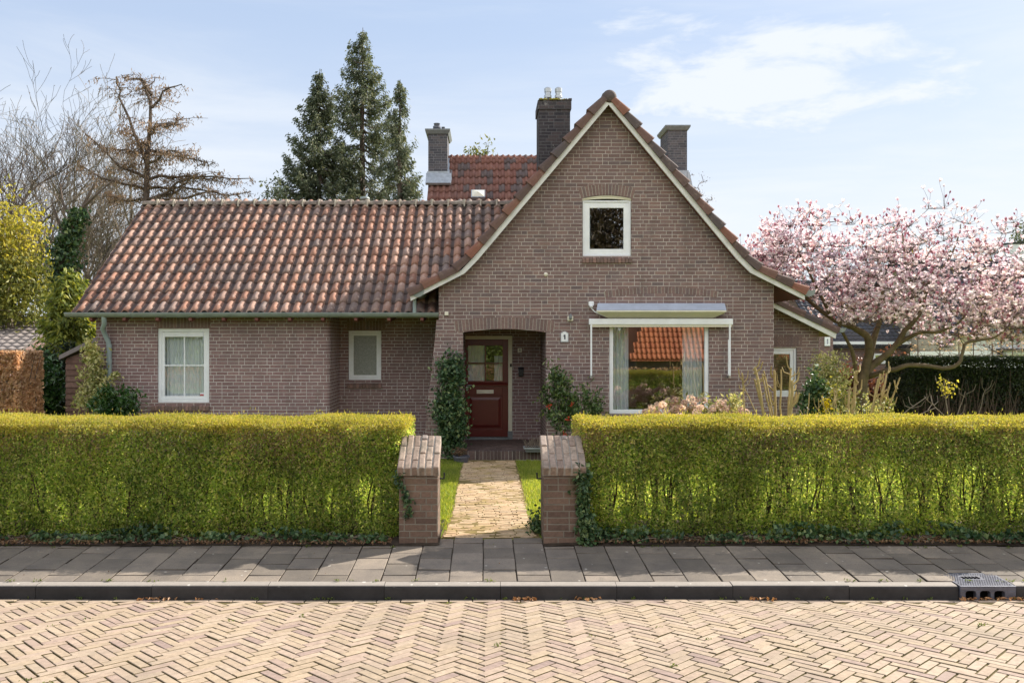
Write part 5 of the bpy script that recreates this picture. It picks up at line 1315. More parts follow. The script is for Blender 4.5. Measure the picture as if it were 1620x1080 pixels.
pollard('cut_back_shrub', 'hard pruned shrub of bare tan canes before the right end of the gable wall', PX(1215, yp), yp,
        [((1212, 690), (1190, 583), .026, 3), ((1222, 690), (1197, 600), .020, 2), ((1226, 690), (1206, 592), .015, 1), ((1232, 690), (1213, 588), .016, 1), ((1184, 690), (1176, 592), .016, 5),
         ((1236, 690), (1229, 588), .026, 3), ((1245, 690), (1246, 600), .032, 6), ((1250, 650), (1254, 584), .018, 4), ((1206, 660), (1182, 612), .010, 1), ((1266, 690), (1272, 622), .010, 2), ((1241, 660), (1240, 586), .016, 2)], 31)
yp = 13.0
pollard('cut_back_shrub', 'wide pruned shrub with many pale branching canes before the magnolia', PX(1350, yp), yp,
        [((1356, 690), (1366, 585), .028, 4), ((1340, 690), (1352, 612), .024, 3), ((1372, 690), (1392, 590), .022, 5), ((1385, 690), (1412, 588), .020, 6), ((1362, 690), (1384, 600), .014, 3), ((1398, 690), (1432, 600), .016, 5), ((1375, 700), (1404, 606), .014, 4),
         ((1310, 690), (1290, 624), .010, 3), ((1320, 690), (1318, 626), .010, 4), ((1330, 690), (1326, 615), .010, 3), ((1300, 690), (1296, 632), .008, 2), ((1345, 690), (1338, 630), .010, 3)], 32,
        leafy=(260, 'variegated', .06, P(1370, 648, yp), (.5, .3, .25)))
yp = 12.6
pollard('thin_sapling', 'thin bare sapling with a few bright leaves before the dark hedge', PX(1500, yp), yp,
        [((1503, 690), (1492, 598), .009, 5), ((1510, 690), (1532, 622), .007, 3), ((1420, 660), (1460, 628), .008, 3), ((1440, 662), (1476, 640), .008, 3), ((1546, 660), (1556, 612), .006, 3), ((1505, 660), (1474, 628), .006, 2)], 33, 'bark_pale',
        leafy=(70, 'yellow_leaf', .06, P(1498, 612, yp), (.16, .12, .16)))
ye_ = 14.3
shrub('ivy_stump', 'rounded dark ivy clump at the right corner of the lean-to', 'ivy', (PX(1287, ye_), ye_, 0), [(1500, P(1286, 640, ye_), (.24, .22, .62), (46, .07))], (.08, .065), 'ivy', seed=34, axis=(0, -.5, -.3), nstem=12)
ye_ = 16.2
shrub('pale_evergreen', 'pale variegated evergreen bush behind the ivy clump, left of the magnolia trunk', 'bush', (PX(1312, ye_), ye_, 0), [(1500, P(1313, 590, ye_), (.40, .35, .45), (50, .08)), (1200, P(1312, 630, ye_), (.45, .35, .5), (40, .08))], (.075, .03), 'variegated', seed=35, nstem=40, axis=(0, 0, 1))
ye_ = 14.2
shrub('mixed_shrub', 'low green shrub with yellow flowers between the ivy clump and the pruned canes', 'shrub', (PX(1330, ye_), ye_, 0), [(900, P(1330, 635, ye_), (.45, .3, .32), (40, .07)), (260, P(1400, 645, ye_), (.3, .3, .22), (14, .06))], (.07, .035), 'olive_leaf', seed=36, nstem=40,
      extra=lambda t, rg, c: leaves(blob(120, P(1306, 640, 13.9), (.12, .1, .24), rg, .6, (16, .025)), .05, .04, rg, (0, -1, 0), 1).build('flowers', M['daffodil'], t))
yr_ = 22.5
shrub('copper_bush', 'row of reddish brown bushes behind the magnolia trunk', 'bush', (PX(1390, yr_), yr_, 0), [(2600, P(1355, 615, yr_), (.75, .5, 1.0), (60, .13)), (2600, P(1420, 612, yr_), (.7, .5, 1.1), (60, .13))], (.11, .06), 'red_leaf', seed=37, nstem=60, wood='bark_brown')

# lawn near the gate and behind the hedge
rg = np.random.default_rng(77)
def turf(n, x0, x1, y0, y1, h):
    x = rg.uniform(x0, x1, n); y = rg.uniform(y0, y1, n)
    k = (x < PL(y) - .02 + rg.normal(0, .012, n)) | (x > PR(y) + .02 + rg.normal(0, .012, n)); x, y = x[k], y[k]; n = len(x)
    hh = h*rg.uniform(.5, 1.3, n); a = rg.uniform(0, 6.28, n); w = .0035 + .003*rg.random(n)
    p = np.stack([x, y, garden_z(y) - .004], 1); s = np.stack([np.cos(a)*w, np.sin(a)*w, 0*a], 1)
    tip = p + np.stack([rg.normal(0, .018, n), rg.normal(0, .018, n), hh], 1)
    V = np.stack([p - s, p + s, tip + s*.3, tip - s*.3], 1).reshape(-1, 3)
    return V, np.arange(4*n).reshape(n, 4)
g = Geo()
for a in ((52000, -1.3, 1.5, 8.75, 15.1, .05), (60000, -6.5, -1.3, 9.3, 15.0, .055), (60000, 1.5, 8, 9.3, 15.0, .055)): g.add(*turf(*a))
stuff(g.build('grass', M['grass']), 'bright green grass of the front lawn on both sides of the path', 'grass')
c = np.array([[PX(852, 8.75)+rg.normal(0,.05), 8.75+rg.normal(0,.07), .2+abs(rg.normal(0,.09))] for _ in range(260)])
tag(leaves(c, .05, .04, rg, (0,0,1), 1.2).build('ivy_tuft', M['ivy'], origin=(PX(852,8.75), 8.75, .2)), 'tuft of ivy growing at the back of the right gate pier beside the path', 'ivy')
c = np.stack([rg.normal(.96, .04, 700), 8.2 + rg.normal(0, .025, 700), np.clip(.2 + rg.uniform(0, 1, 700)**1.2*.8, .2, 1.0)], 1); c[:,0] += .10*np.clip((.6-c[:,2])/.4, 0, 1)*rg.uniform(0, 1.6, 700)
tag(leaves(c, .06, .052, rg, (0,-.5,-.5), 1.0).build('ivy_trail', M['ivy'], origin=(.98, 8.2, .2)), 'ivy trailing up the right gate pier where the right hedge meets it', 'ivy')
c = np.stack([rg.normal(-.83, .025, 170), 8.195 + rg.normal(0, .012, 170), rg.uniform(.45, .95, 170)], 1); c[:,0] -= .05*np.sin(c[:,2]*9)
tag(leaves(c, .045, .035, rg, (0,-.5,-.5), 1.0).build('ivy_trail', M['ivy'], origin=(-.83, 8.2, .5)), 'thin strand of ivy on the left gate pier beside the left hedge', 'ivy')
# ------------------------------------------------------------------ magnolia
ym = 18.6; rg = np.random.default_rng(55)
mag = thing('magnolia_tree', 'magnolia in full pink blossom with crooked mossy limbs right of the house', 'tree', (PX(1365, ym), ym, 0))
limbs = [ # pixel path, y offsets, radii
 ([(1366,660),(1364,625),(1362,600),(1368,580)], [0,0,0,0], [.21,.17,.16,.14]),
 ([(1364,604),(1371,574),(1376,545),(1374,530),(1358,523),(1338,514),(1316,505),(1285,480),(1262,462)], [0,-.05,-.1,-.1,-.1,-.1,0,.1,.2], [.15,.13,.12,.11,.10,.085,.07,.055,.04]),
 ([(1358,606),(1353,577),(1348,550),(1334,528),(1326,512)], [.05,.0,-.2,-.3,-.35], [.08,.065,.055,.045,.03]),
 ([(1372,590),(1388,571),(1406,559),(1419,544),(1430,521),(1446,509),(1462,486),(1470,450),(1478,410)], [0,0,-.1,-.1,-.15,-.2,-.2,0,.1], [.12,.11,.10,.09,.08,.07,.055,.045,.03]),
 ([(1419,544),(1436,534),(1453,526),(1470,525),(1488,525),(1502,519),(1514,515),(1530,498),(1545,470),(1552,430)], [-.1,-.2,-.3,-.4,-.5,-.5,-.5,-.5,-.4,-.3], [.08,.065,.055,.05,.045,.04,.035,.03,.026,.02]),
 ([(1374,596),(1392,590),(1407,585),(1428,579),(1448,577),(1472,579),(1492,584),(1510,581),(1521,571),(1524,556),(1524,546),(1534,539),(1552,537),(1572,536),(1592,520),(1606,500)], [0,-.3,-.5,-.7,-.8,-.9,-1,-1.1,-1.1,-1.1,-1.1,-1.1,-1.1,-1.1,-1.1,-1.1], [.085,.075,.07,.066,.062,.06,.058,.056,.05,.045,.042,.04,.036,.03,.024,.018]),
 ([(1370,578),(1380,545),(1386,525),(1394,500),(1396,465),(1392,420),(1385,380)], [.1,.2,.3,.4,.5,.5,.5], [.12,.10,.085,.07,.055,.04,.025]),
 ([(1394,500),(1376,470),(1352,440),(1330,405)], [.4,.6,.8,.9], [.06,.05,.04,.025]),
 ([(1316,505),(1300,470),(1280,430),(1262,395)], [0,-.2,-.4,-.5], [.055,.045,.035,.02]),
 ([(1285,480),(1250,440),(1215,415),(1190,400)], [.1,.2,.3,.4], [.045,.035,.025,.018]),
 ([(1462,486),(1440,450),(1432,410),(1428,370)], [-.2,-.5,-.6,-.6], [.05,.04,.03,.02]),
 ([(1530,498),(1560,480),(1590,455),(1615,430)], [-.5,-.1,.2,.3], [.035,.03,.024,.016]),
 ([(1470,450),(1500,415),(1515,380),(1520,355)], [0,.4,.6,.6], [.04,.03,.022,.015]),
]
g = Geo(); nodes = []
for path, yo, rr in limbs:
    pts = np.array([P(px, py, ym + o) for (px, py), o in zip(path, yo)])
    u = np.linspace(0, 1, len(pts)); uu = np.linspace(0, 1, len(pts)*2-1); pp = np.stack([np.interp(uu, u, pts[:, i]) for i in range(3)], 1)
    pp[1:-1:2] += rg.normal(0, .012, pp[1:-1:2].shape); pp[2:-1:2] = pp[2:-1:2]*.5 + (pp[1:-2:2]+pp[3::2])*.25
    rs = .74*np.interp(uu, u, rr)*rg.uniform(.94, 1.07, len(uu)); g.tube(pp, rs, 8); 
    if len(nodes) or True: nodes += list(pp[len(pp)//3:])
g.build('trunk', M['bark_moss'], mag, smooth=True)
top_px = [1165, 1185, 1215, 1240, 1270, 1300, 1330, 1360, 1390, 1420, 1450, 1480, 1520, 1555, 1570, 1600, 1640, 1680]
top_py = [430, 408, 364, 352, 360, 360, 394, 376, 358, 342, 346, 354, 356, 362, 412, 428, 446, 470]
bot_px = [1165, 1240, 1300, 1340, 1400, 1440, 1490, 1540, 1590, 1620, 1680]
bot_py = [430, 495, 522, 516, 518, 514, 540, 556, 542, 530, 512]
tg = []
while len(tg) < 860:
    px = rg.uniform(1165, 1672); a, b = np.interp(px, top_px, top_py), np.interp(px, bot_px, bot_py)
    if b - a < 4: continue
    py = a + (b-a)*rg.uniform(0, 1)**.92
    if rg.random() < .35*(math.sin(px*.045)*math.sin(py*.06+px*.01) > .25): continue
    dpt = 1.9*math.sqrt(max(.05, 1 - ((px-1420)/290)**2)); Y = ym + rg.uniform(-1, 1)*dpt
    q = P(px, py, ym); q = np.array([q[0], Y, q[2]])
    if q[0] < 7.6 and q[2] < 3.1: continue
    if q[0] < 5.75: continue
    tg.append(q)
tg = np.array(tg)
g = Geo(); A = connect(nodes, tg, rg, g, .022, .0045, 4, .14, .05)
tw = []
for q in tg:
    for k in range(rg.integers(7, 12)):
        e = q + np.array([rg.normal(0, .17), rg.normal(0, .17), abs(rg.normal(.06, .15))]); g.tube([q, (q+e)/2+rg.normal(0,.015,3), e], [.0045, .0035, .0025], 3, cap=False); tw.append(e)
for px, py in ((1190,382),(1196,372),(1210,350),(1233,330),(1312,338),(1340,352),(1349,378),(1365,348),(1378,345),(1421,318),(1470,340),(1525,333),(1545,335),(1550,352),(1225,345),(1260,350),(1290,340),(1442,336)):
    p = P(px, py+rg.uniform(14, 30), ym); e = P(px, py, ym); g.tube([p, (p+e)/2+rg.normal(0,.01,3), e], [.005,.004,.003], 3, cap=False); tw.append(e); tw.append((p+e)/2)
g.build('twigs', M['bark_brown'], mag)
tw = np.array(tw)
def flowers(pos, size, rg, g, npet=6, open_lo=.25, open_hi=.95):
    n = len(pos); ax = unit(np.stack([rg.normal(0, .35, n), rg.normal(0, .35, n), np.ones(n)], 1)); op = rg.uniform(open_lo, open_hi, n)
    r = unit(np.cross(ax, rg.normal(size=(n, 3)))); s = np.cross(ax, r)
    sz = size*rg.uniform(.7, 1.2, n)
    V = []
    for k in range(npet):
        a = k*2*np.pi/npet + rg.uniform(-.2, .2, n); out = np.cos(a)[:,None]*r + np.sin(a)[:,None]*s; tan = -np.sin(a)[:,None]*r + np.cos(a)[:,None]*s
        d = ax*np.cos(op)[:,None] + out*np.sin(op)[:,None]; d2 = ax*np.cos(op*1.7)[:,None] + out*np.sin(op*1.7)[:,None]
        w = (sz*.24)[:,None]; l1 = (sz*.55)[:,None]; l2 = (sz*.42)[:,None]
        m0 = pos + d*l1; t0 = m0 + d2*l2
        V.append(np.stack([pos, m0 + tan*w + out*w*.1, t0, m0 - tan*w + out*w*.1], 1))
    V = np.stack(V, 1).reshape(-1, 3); return g.add(V, np.arange(len(V)).reshape(-1, 4))
g = Geo(); k = rg.random(len(tw)) < .86; flowers(tw[k], .102, rg, g, 6, .15, .8); g.build('blossom', M['petal'], mag)
g = Geo(); flowers(tw[~k], .10, rg, g, 4, .05, .25); flowers(tw[rg.integers(0, len(tw), 600)] + rg.normal(0, .04, (600, 3)), .095, rg, g, 4, .05, .3); g.build('buds', M['bud'], mag)
g = Geo(); leaves(A[rg.integers(0, len(A), 500)] + rg.normal(0, .05, (500, 3)), .07, .03, rg, (0, 0, 1), 1, g=g); g.build('young_leaves', M['olive_leaf'], mag)

# ------------------------------------------------------------------ trees behind the house
def fir(label, px, py, Y, h_extra, rad, seed, **kw):
    rg = np.random.default_rng(seed); top = P(px, py, Y); t = thing('fir_tree', label, 'tree', (top[0], Y, 0), 'dark conifers behind the side wing')
    w, f = Geo(), Geo(); conifer(w, f, (top[0], Y, 0), top[2], rad, rg, **kw); w.build('trunk', M['bark_brown'], t); f.build('crown', M['fir'], t); return t
fir('tallest dark conifer, the middle one of three behind the side wing', 574, 44, 33, 0, 3.7, 201, n_wh=54, dens=2.9, leaf=.14, open_=.12, droop=.5, start=.3)
fir('dense dark conifer, left one of three behind the side wing', 506, 109, 31.5, 0, 3.0, 202, n_wh=50, dens=3.6, leaf=.14, open_=.02, droop=.45, start=.3)
fir('sparse dark conifer with bare trunk showing, right one of three beside the grey chimney', 633, 126, 31, 0, 1.9, 203, n_wh=44, dens=2.8, leaf=.14, open_=.18, droop=.6, start=.3)
def twiggy(name, label, px, py, Y, n, r, mat, seed, leaf=.12, wood='bark_brown', cat='tree'):
    rg = np.random.default_rng(seed); c = P(px, py, Y); t = thing(name, label, cat, (c[0], Y, 0)); g = Geo()
    tg = blob(n, (c[0], Y, c[2]-r[2]*.2), r, rg, .7); base = [np.array([c[0], Y, c[2]*u]) for u in np.linspace(0, .9, 12)]
    g.tube([base[0], base[6], base[-1]], [.09, .06, .03], 6); A = connect(base, tg, rg, g, .03, .008, 3, .15); g.build('trunk', M[wood], t)
    leaves(np.repeat(tg, 9, 0) + rg.normal(0, leaf*.9, (n*9, 3)), leaf, leaf*.4, rg, (0, 0, 1), 1.0).build('crown', M[mat], t)
twiggy('small_conifer', 'small dark sapling tip just above the ridge, left of the three conifers', 434, 308, 29, 40, (.45, .4, .8), 'fir', 204, .16)
twiggy('small_conifer', 'olive green tree tips peeping over the red rear roof', 757, 246, 33, 46, (.75, .5, .75), 'olive_leaf', 205, .18)
twiggy('bare_sapling', 'thin bare twigs behind the right slope of the gable', 1106, 318, 27, 70, (.8, .5, 1.5), 'litter', 206, .05)

# brown larch-like tree, half dead
rg = np.random.default_rng(61); yl = 29.0
t = thing('brown_larch', 'tall half bare conifer with rusty brown needles above the left end of the roof', 'tree', (PX(236, yl), yl, 0))
g, f = Geo(), Geo(); tk = np.array([P(231, 538, yl), P(231, 330, yl), P(233, 255, yl), P(238, 190, yl), (P(238, 160, yl)), P(222, 124, yl)]); tk[0][2] = 0; g.tube(tk, [.15, .12, .09, .06, .045, .015], 7)
br = [((236,262),(196,160),(192,125)), ((238,175),(262,150),(297,138)), ((238,200),(256,195),(285,180)), ((236,215),(262,210),(312,214)), ((234,240),(268,240),(315,246)), ((234,262),(280,248),(330,262)),
      ((233,282),(290,278),(345,275)), ((233,300),(275,290),(300,262)), ((240,318),(300,280),(395,282)), ((236,318),(285,300),(392,305)), ((233,318),(330,310),(370,316)), ((234,246),(205,240),(150,232)), ((233,280),(190,262),(138,212)), ((233,300),(185,290),(130,262)), ((233,318),(195,318),(165,305)), ((238,150),(226,128),(192,124)), ((237,165),(230,140),(238,118)), ((235,230),(215,225),(200,205))]
C_ = []
for k, path in enumerate(br):
    dy = rg.normal(0, .9); pts = np.array([P(px, py, yl) + np.array([0, dy*i/2, 0]) for i, (px, py) in enumerate(path)]); u = np.linspace(0, 1, 7); pts = np.stack([np.interp(u, [0, .5, 1], pts[:, i]) for i in range(3)], 1) + rg.normal(0, .05, (7, 3)); g.tube(pts, np.linspace(.06, .014, 7), 4, cap=False)
    for s in rg.uniform(.12, 1, 19):
        q = np.array([np.interp(s, u, pts[:, i]) for i in range(3)]); e = q + np.array([rg.normal(0, .5), rg.normal(0, .4), rg.normal(-.12, .16)])*(1.15-.5*s); mid = (q+e)/2+np.array([0,0,.05]); g.tube([q, mid, e], [.014, .01, .006], 3, cap=False)
        nn = rg.integers(3, 9) if path[0][1] < 220 else rg.integers(6, 15)
        w = rg.uniform(.2, 1.05, nn)[:, None]; C_.append(q*(1-w)+e*w + rg.normal(0, .05, (nn, 3)))
for k in range(70): q = np.array([np.interp(s_, [0,1], [a, b]) for s_, a, b in zip([rg.uniform(.2,.95)]*3, P(233, 318, yl), P(238, 230, yl))]); C_.append(q + rg.normal(0, 1, (8, 3))*np.array([.5,.4,.22]))
g.build('trunk', M['bark_brown'], t); c = np.vstack(C_); leaves(np.repeat(c, 2, 0)+rg.normal(0,.06,(len(c)*2,3)), .15, .036, rg, (0, 0, -.8), .9, g=f).build('crown', M['larch'], t)

# bare deciduous trees at the left
specs = [(40, 37, 13.4, 1, (.02, 0), 'bark'), (-25, 35, 13.2, 2, (.05, 0), 'bark'), (110, 39, 12.8, 3, (.05, 0), 'bark'), (150, 36, 11.8, 4, (-.05, 0), 'bark_pale'), (182, 33, 10.8, 5, (-.02, 0), 'bark_pale'), (204, 34, 9.6, 6, (.0, 0), 'bark_pale'), (92, 31, 7.6, 7, (.18, 0), 'bark'), (75, 42, 13.6, 8, (0, 0), 'bark_brown'), (168, 30, 9.0, 9, (.04, 0), 'bark_pale'), (10, 29, 9.0, 10, (-.03, 0), 'bark_brown')]
desc = ['tall bare tree with fine upright twigs at the far left', 'bare tree at the left edge of the picture', 'bare tree between the far left trees and the brown larch', 'slender pale bare tree left of the brown larch', 'pale stemmed bare tree just left of the roof end', 'bare tree directly behind the brown larch', 'leaning bare tree rising out of the ivy clad trunk', 'dim bare tree farthest back on the left', 'low pale bare tree behind the left roof edge', 'brown bare tree behind the yellow leaved tree']
for (px, Y, h, sd, ln_, mt), d in zip(specs, desc):
    rg = np.random.default_rng(300+sd); x = PX(px, Y); t = thing('bare_tree', d, 'tree', (x, Y, 0), 'bare trees behind the house on the left')
    g = Geo(); tips = bare_tree(g, (x, Y, 0), h*.72, rg, .15, ln_, 4, .60, .28, .22, (10, 5, 4, 3), .12, .6); g.build('trunk', M[mt], t)
    leaves(tips[rg.integers(0, len(tips), 260)] + rg.normal(0, .04, (260, 3)), .05, .035, rg).build('buds', M['litter'], t)
# ivy clad trunk
rg = np.random.default_rng(62); Y = 27; t = thing('ivy_clad_tree', 'leaning trunk thickly wrapped in dark ivy left of the roof', 'tree', (PX(88, Y), Y, 0))
tk = np.array([P(85, 600, Y), P(90, 500, Y), P(98, 430, Y), P(106, 380, Y), P(130, 330, Y), P(150, 290, Y)]); tk[0][2] = 0; g = Geo(); g.tube(tk, [.25, .2, .16, .12, .07, .03], 7)
for a in ((118, 355, 95, 290), (106, 380, 80, 310), (130, 330, 185, 280), (98, 430, 130, 390)): p, q = P(a[0], a[1], Y), P(a[2], a[3], Y); g.tube([p, (p+q)/2+rg.normal(0,.08,3), q], [.06, .04, .015], 5)
g.build('trunk', M['bark_brown'], t)
s = rg.uniform(0, .78, 3600); c = np.stack([np.interp(s*5, np.arange(6), tk[:, i]) for i in range(3)], 1) + rg.normal(0, 1, (3600, 3))*np.array([.30, .3, .25])*(1.25-s)[:, None]
leaves(c, .15, .12, rg, (0, -.4, -.6), 1).build('ivy', M['ivy'], t)
# yellow green tree
rg = np.random.default_rng(63); Y = 24; t = thing('yellow_leaved_tree', 'tree in fresh yellow leaf at the left edge, olive green below', 'tree', (PX(20, Y), Y, 0)); g = Geo()
up_ = blob(300, P(18, 385, Y), (1.0, .9, 1.7), rg, .6); lowp = blob(420, P(15, 455, Y), (1.35, 1.0, 1.3), rg, .6); nodes = [np.array([PX(15, Y), Y, z]) for z in np.linspace(0, 5, 14)]
g.tube([nodes[0], nodes[6], nodes[-1]], [.16, .1, .03], 6); connect(nodes, np.vstack([up_, lowp]), rg, g, .03, .006, 3, .1, .15); g.build('trunk', M['bark_pale'], t)
leaves(np.repeat(up_, 8, 0)+rg.normal(0,.16,(2400,3)), .14, .075, rg, (0,0,1), 1.1).build('crown', M['yellow_leaf'], t)
leaves(np.repeat(lowp, 16, 0)+rg.normal(0,.15,(6720,3)), .14, .075, rg, (0,0,1), 1.1).build('lower_crown', M['olive_leaf'], t)
# golden cypress between garage and house
def cypress(label, px, py, Y, rad, seed, mat, h=None, **kw):
    rg = np.random.default_rng(seed); top = P(px, py, Y); t = thing('golden_cypress', label, 'tree', (top[0], Y, 0)); w, f = Geo(), Geo()
    conifer(w, f, (top[0], Y, 0), top[2], rad, rg, **kw); w.build('trunk', M['bark_brown'], t); f.build('crown', M[mat], t)
cypress('feathery golden green cypress left of the side wing', 106, 430, 19.5, 1.15, 211, 'fir_light', n_wh=26, dens=2.8, leaf=.17, droop=.5)
cypress('tall feathery green cypress behind the golden one by the left roof corner', 122, 440, 21.0, 1.5, 212, 'fir_light', n_wh=28, dens=2.4, leaf=.20, droop=.5)
rg = np.random.default_rng(64)
shrub('laurel_hedge', 'tall dark laurel bush in the gap right of the brown beech hedge', 'bush', (PX(62, 17.5), 17.5, 0), [(5200, (PX(64, 17.5), 17.5, 1.0), (.55, .5, 1.05), (110, .10))], (.12, .055), 'laurel', seed=64, nstem=40)
shrub('yew_bush', 'nearly black evergreen filling the shady gap beside the timber shed', 'bush', (PX(88, 18.6), 18.6, 0), [(7000, (PX(84, 18.6), 18.6, .95), (.95, .4, 1.25), (140, .12))], (.13, .05), 'yew', seed=65, nstem=40)
# beech hedge
rg = np.random.default_rng(66); t = thing('beech_hedge', 'clipped beech hedge in dry orange brown leaf at the left edge', 'hedge', (PX(5, 15), 15, 0))
xr_, xl_, zt_ = PX(41, 15), -13.5, PZ(556, 15)
n = 26000; f1 = np.stack([rg.uniform(xl_, xr_, n), 14.75 + np.abs(rg.normal(0, .07, n)), rg.uniform(.05, zt_, n)], 1); n2 = 5000; f2 = np.stack([xr_-np.abs(rg.normal(0, .06, n2)), rg.uniform(14.75, 15.6, n2), rg.uniform(.05, zt_, n2)], 1); n3 = 9000; f3 = np.stack([rg.uniform(xl_, xr_, n3), rg.uniform(14.75, 15.6, n3), zt_-np.abs(rg.normal(0,.04,n3))], 1)
leaves(np.vstack([f1, f2, f3]), .08, .05, rg, (0, -.3, -.6), 1.1).build('foliage', M['beech'], t)
g = Geo()
for k in range(260): x = rg.uniform(xl_, xr_-.05); p = np.array([x, rg.uniform(14.9, 15.5), 0]); g.tube([p, p+np.array([rg.normal(0,.1), rg.normal(0,.08), zt_*.55]), p+np.array([rg.normal(0,.15), rg.normal(0,.1), zt_*.96])], [.02,.012,.004], 4, cap=False)
g.build('stems', M['bark'], t)

# dark yew hedge at the right
rg = np.random.default_rng(67); yw = 20.5; x0, x1, zt_ = PX(1437, yw), 19.0, PZ(567, yw); t = thing('dark_conifer_hedge', 'tall clipped dark conifer hedge behind the magnolia at the right', 'hedge', ((x0+x1)/2, yw, 0))
n = 42000; z = rg.uniform(.05, zt_, n); k = rg.random(n) < np.interp(z, [0, .5, 1.1, 1.5], [.10, .22, .75, 1]); f1 = np.stack([rg.uniform(x0, x1, n), yw + np.abs(rg.normal(0, .12, n))+np.interp(z,[0,1.2,1.8],[.25,.1,0]), z], 1)[k]
n3 = 15000; f3 = np.stack([rg.uniform(x0, x1, n3), rg.uniform(yw, yw+1.2, n3), zt_ - np.abs(rg.normal(0, .05, n3)) + .03*np.sin(n3)], 1); n2 = 6000; f2 = np.stack([x0+np.abs(rg.normal(0,.1,n2)), rg.uniform(yw, yw+1.2, n2), rg.uniform(.1, zt_, n2)], 1)
leaves(np.vstack([f1, f2, f3]), .10, .035, rg, (0, -.3, .5), 1).build('foliage', M['yew'], t)
g = Geo()
for k in range(620):
    p = np.array([rg.uniform(x0+.1, x1), yw+rg.uniform(.15, .5), 0]); q = p + np.array([rg.normal(0, .22), rg.normal(-.06, .1), rg.uniform(.7, 1.5)]); g.tube([p, (p+q)/2+rg.normal(0,.04,3), q], [.014,.010,.004], 3, cap=False)
g.box(x0+.3, x1, yw+.6, yw+.8, 0, zt_-.25)
g.build('stems', M['bark_brown'], t)

# espalier on wires
rg = np.random.default_rng(68); ye = 24.0; t = thing('espalier_trees', 'row of trained espalier trees with tan twigs above the dark hedge', 'tree', (PX(1530, ye), ye, 0)); g = Geo(); nd = []
for px in (1452, 1487, 1517, 1540, 1570, 1602, 1640): p = P(px, 640, ye); q = P(px, 524, ye); p[2] = 0; g.tube([p, q], .016, 5); nd += [p*(1-s)+q*s for s in np.linspace(.45, 1, 12)]
for py in (528, 536, 545, 554, 562):
    for px in np.arange(1440, 1660, 9): p = P(px, py+rg.normal(0,.8), ye); g.tube([p, P(px+9.4, py+rg.normal(0,.8), ye)], .010, 3, cap=False)
for k in range(420): 
    p = P(rg.uniform(1440, 1655), rg.choice([528, 536, 545, 554, 562]), ye); e = p + np.array([rg.normal(0, .10), rg.normal(0, .08), rg.normal(.05, .09)]); g.tube([p, e], [.008, .003], 3, cap=False)
g.build('branches', M['bark_pale'], t); leaves(np.stack([rg.uniform(PX(1440, ye), PX(1655, ye), 350), ye+rg.normal(0,.08,350), np.array([PZ(v, ye) for v in rg.choice([530, 537, 545, 554], 350)])+rg.normal(0,.06,350)], 1), .06, .04, rg).build('dry_leaves', M['beech'], t)

# ------------------------------------------------------------------ neighbouring buildings
def gable_house(name, label, x0, x1, y0, y1, ze, zr, axis, wmat, rmat, w=.25, l=.34, over=.3, tiles=True, group=None):
    t = thing(name, label, 'house', ((x0+x1)/2, (y0+y1)/2, 0), group); g = Geo()
    if axis == 'x':
        for y in (y0, y1): g.face([(x0, y, -.1), (x1, y, -.1), (x1, y, ze), (x0, y, ze)])
        for x in (x0, x1): g.face([(x, y0, -.1), (x, y1, -.1), (x, y1, ze), (x, (y0+y1)/2, zr-.05), (x, y0, ze)])
    else:
        for x in (x0, x1): g.face([(x, y0, -.1), (x, y1, -.1), (x, y1, ze), (x, y0, ze)])
        for y in (y0, y1): g.face([(x0, y, -.1), (x1, y, -.1), (x1, y, ze), ((x0+x1)/2, y, zr-.05), (x0, y, ze)])
    g.build('wall', M[wmat], t)
    g = Geo()
    half = (y1-y0)/2 if axis == 'x' else (x1-x0)/2; sl = (zr-ze)/half
    for sg in (-1, 1):
        if axis == 'x':
            d = unit(np.array([0, sg*1.0, -sl])); o = np.array([x0-over, (y0+y1)/2, zr]); u = np.array([1.0, 0, 0]); lnx = x1-x0+2*over
        else:
            d = unit(np.array([sg*1.0, 0, -sl])); o = np.array([(x0+x1)/2, y0-over, zr]); u = np.array([0, 1.0, 0]); lnx = y1-y0+2*over
        L_ = math.hypot(half, zr-ze) + over; nc, nr = int(lnx/w), int(L_/l)
        pantiles(g, o, u, d, nc, nr, lnx/nc, L_/nr, .028, rg=np.random.default_rng(8), seg=7)
        g.face([o-.06*np.array([0,0,1]), o+u*lnx-.06*np.array([0,0,1]), o+u*lnx+d*L_-.06*np.array([0,0,1]), o+d*L_-.06*np.array([0,0,1])])
    r = g.build('roof', M[rmat], t, smooth=True)
    g = Geo()
    if axis == 'x':
        for k in range(int((x1-x0+2*over)/.38)): g.tube([(x0-over+k*.38, (y0+y1)/2, zr+.0), (x0-over+k*.38+.37, (y0+y1)/2, zr+.01)], [.11, .125], 8)
    else:
        for k in range(int((y1-y0+2*over)/.38)): g.tube([((x0+x1)/2, y0-over+k*.38, zr), ((x0+x1)/2, y0-over+k*.38+.37, zr+.01)], [.11, .125], 8)
    g.build('ridge_tile_row', M[rmat], r); return t
def far_window(t, x0, x1, z0, z1, y, mat='white'):
    g = Geo(); frame_rect(g, x0, x1, z0, z1, y-.03, y+.06, .08); w = g.build('window', M[mat], t)
    Geo().box(x0+.06, x1-.06, y+.0, y+.02, z0+.06, z1-.06).build('pane', M['glass'], w); return w
# neighbour garage at the left
yn = 24.0
nb = gable_house('neighbour_garage', 'low neighbouring garage with a grey tiled roof at the left edge', -21, -13.2, 21.5, 27.5, PZ(556, 21.5), PZ(505, 24.5), 'x', 'brick_far', 'grey_tile', .25, .30, .25)
nb.rotation_euler = (0, 0, R(8))
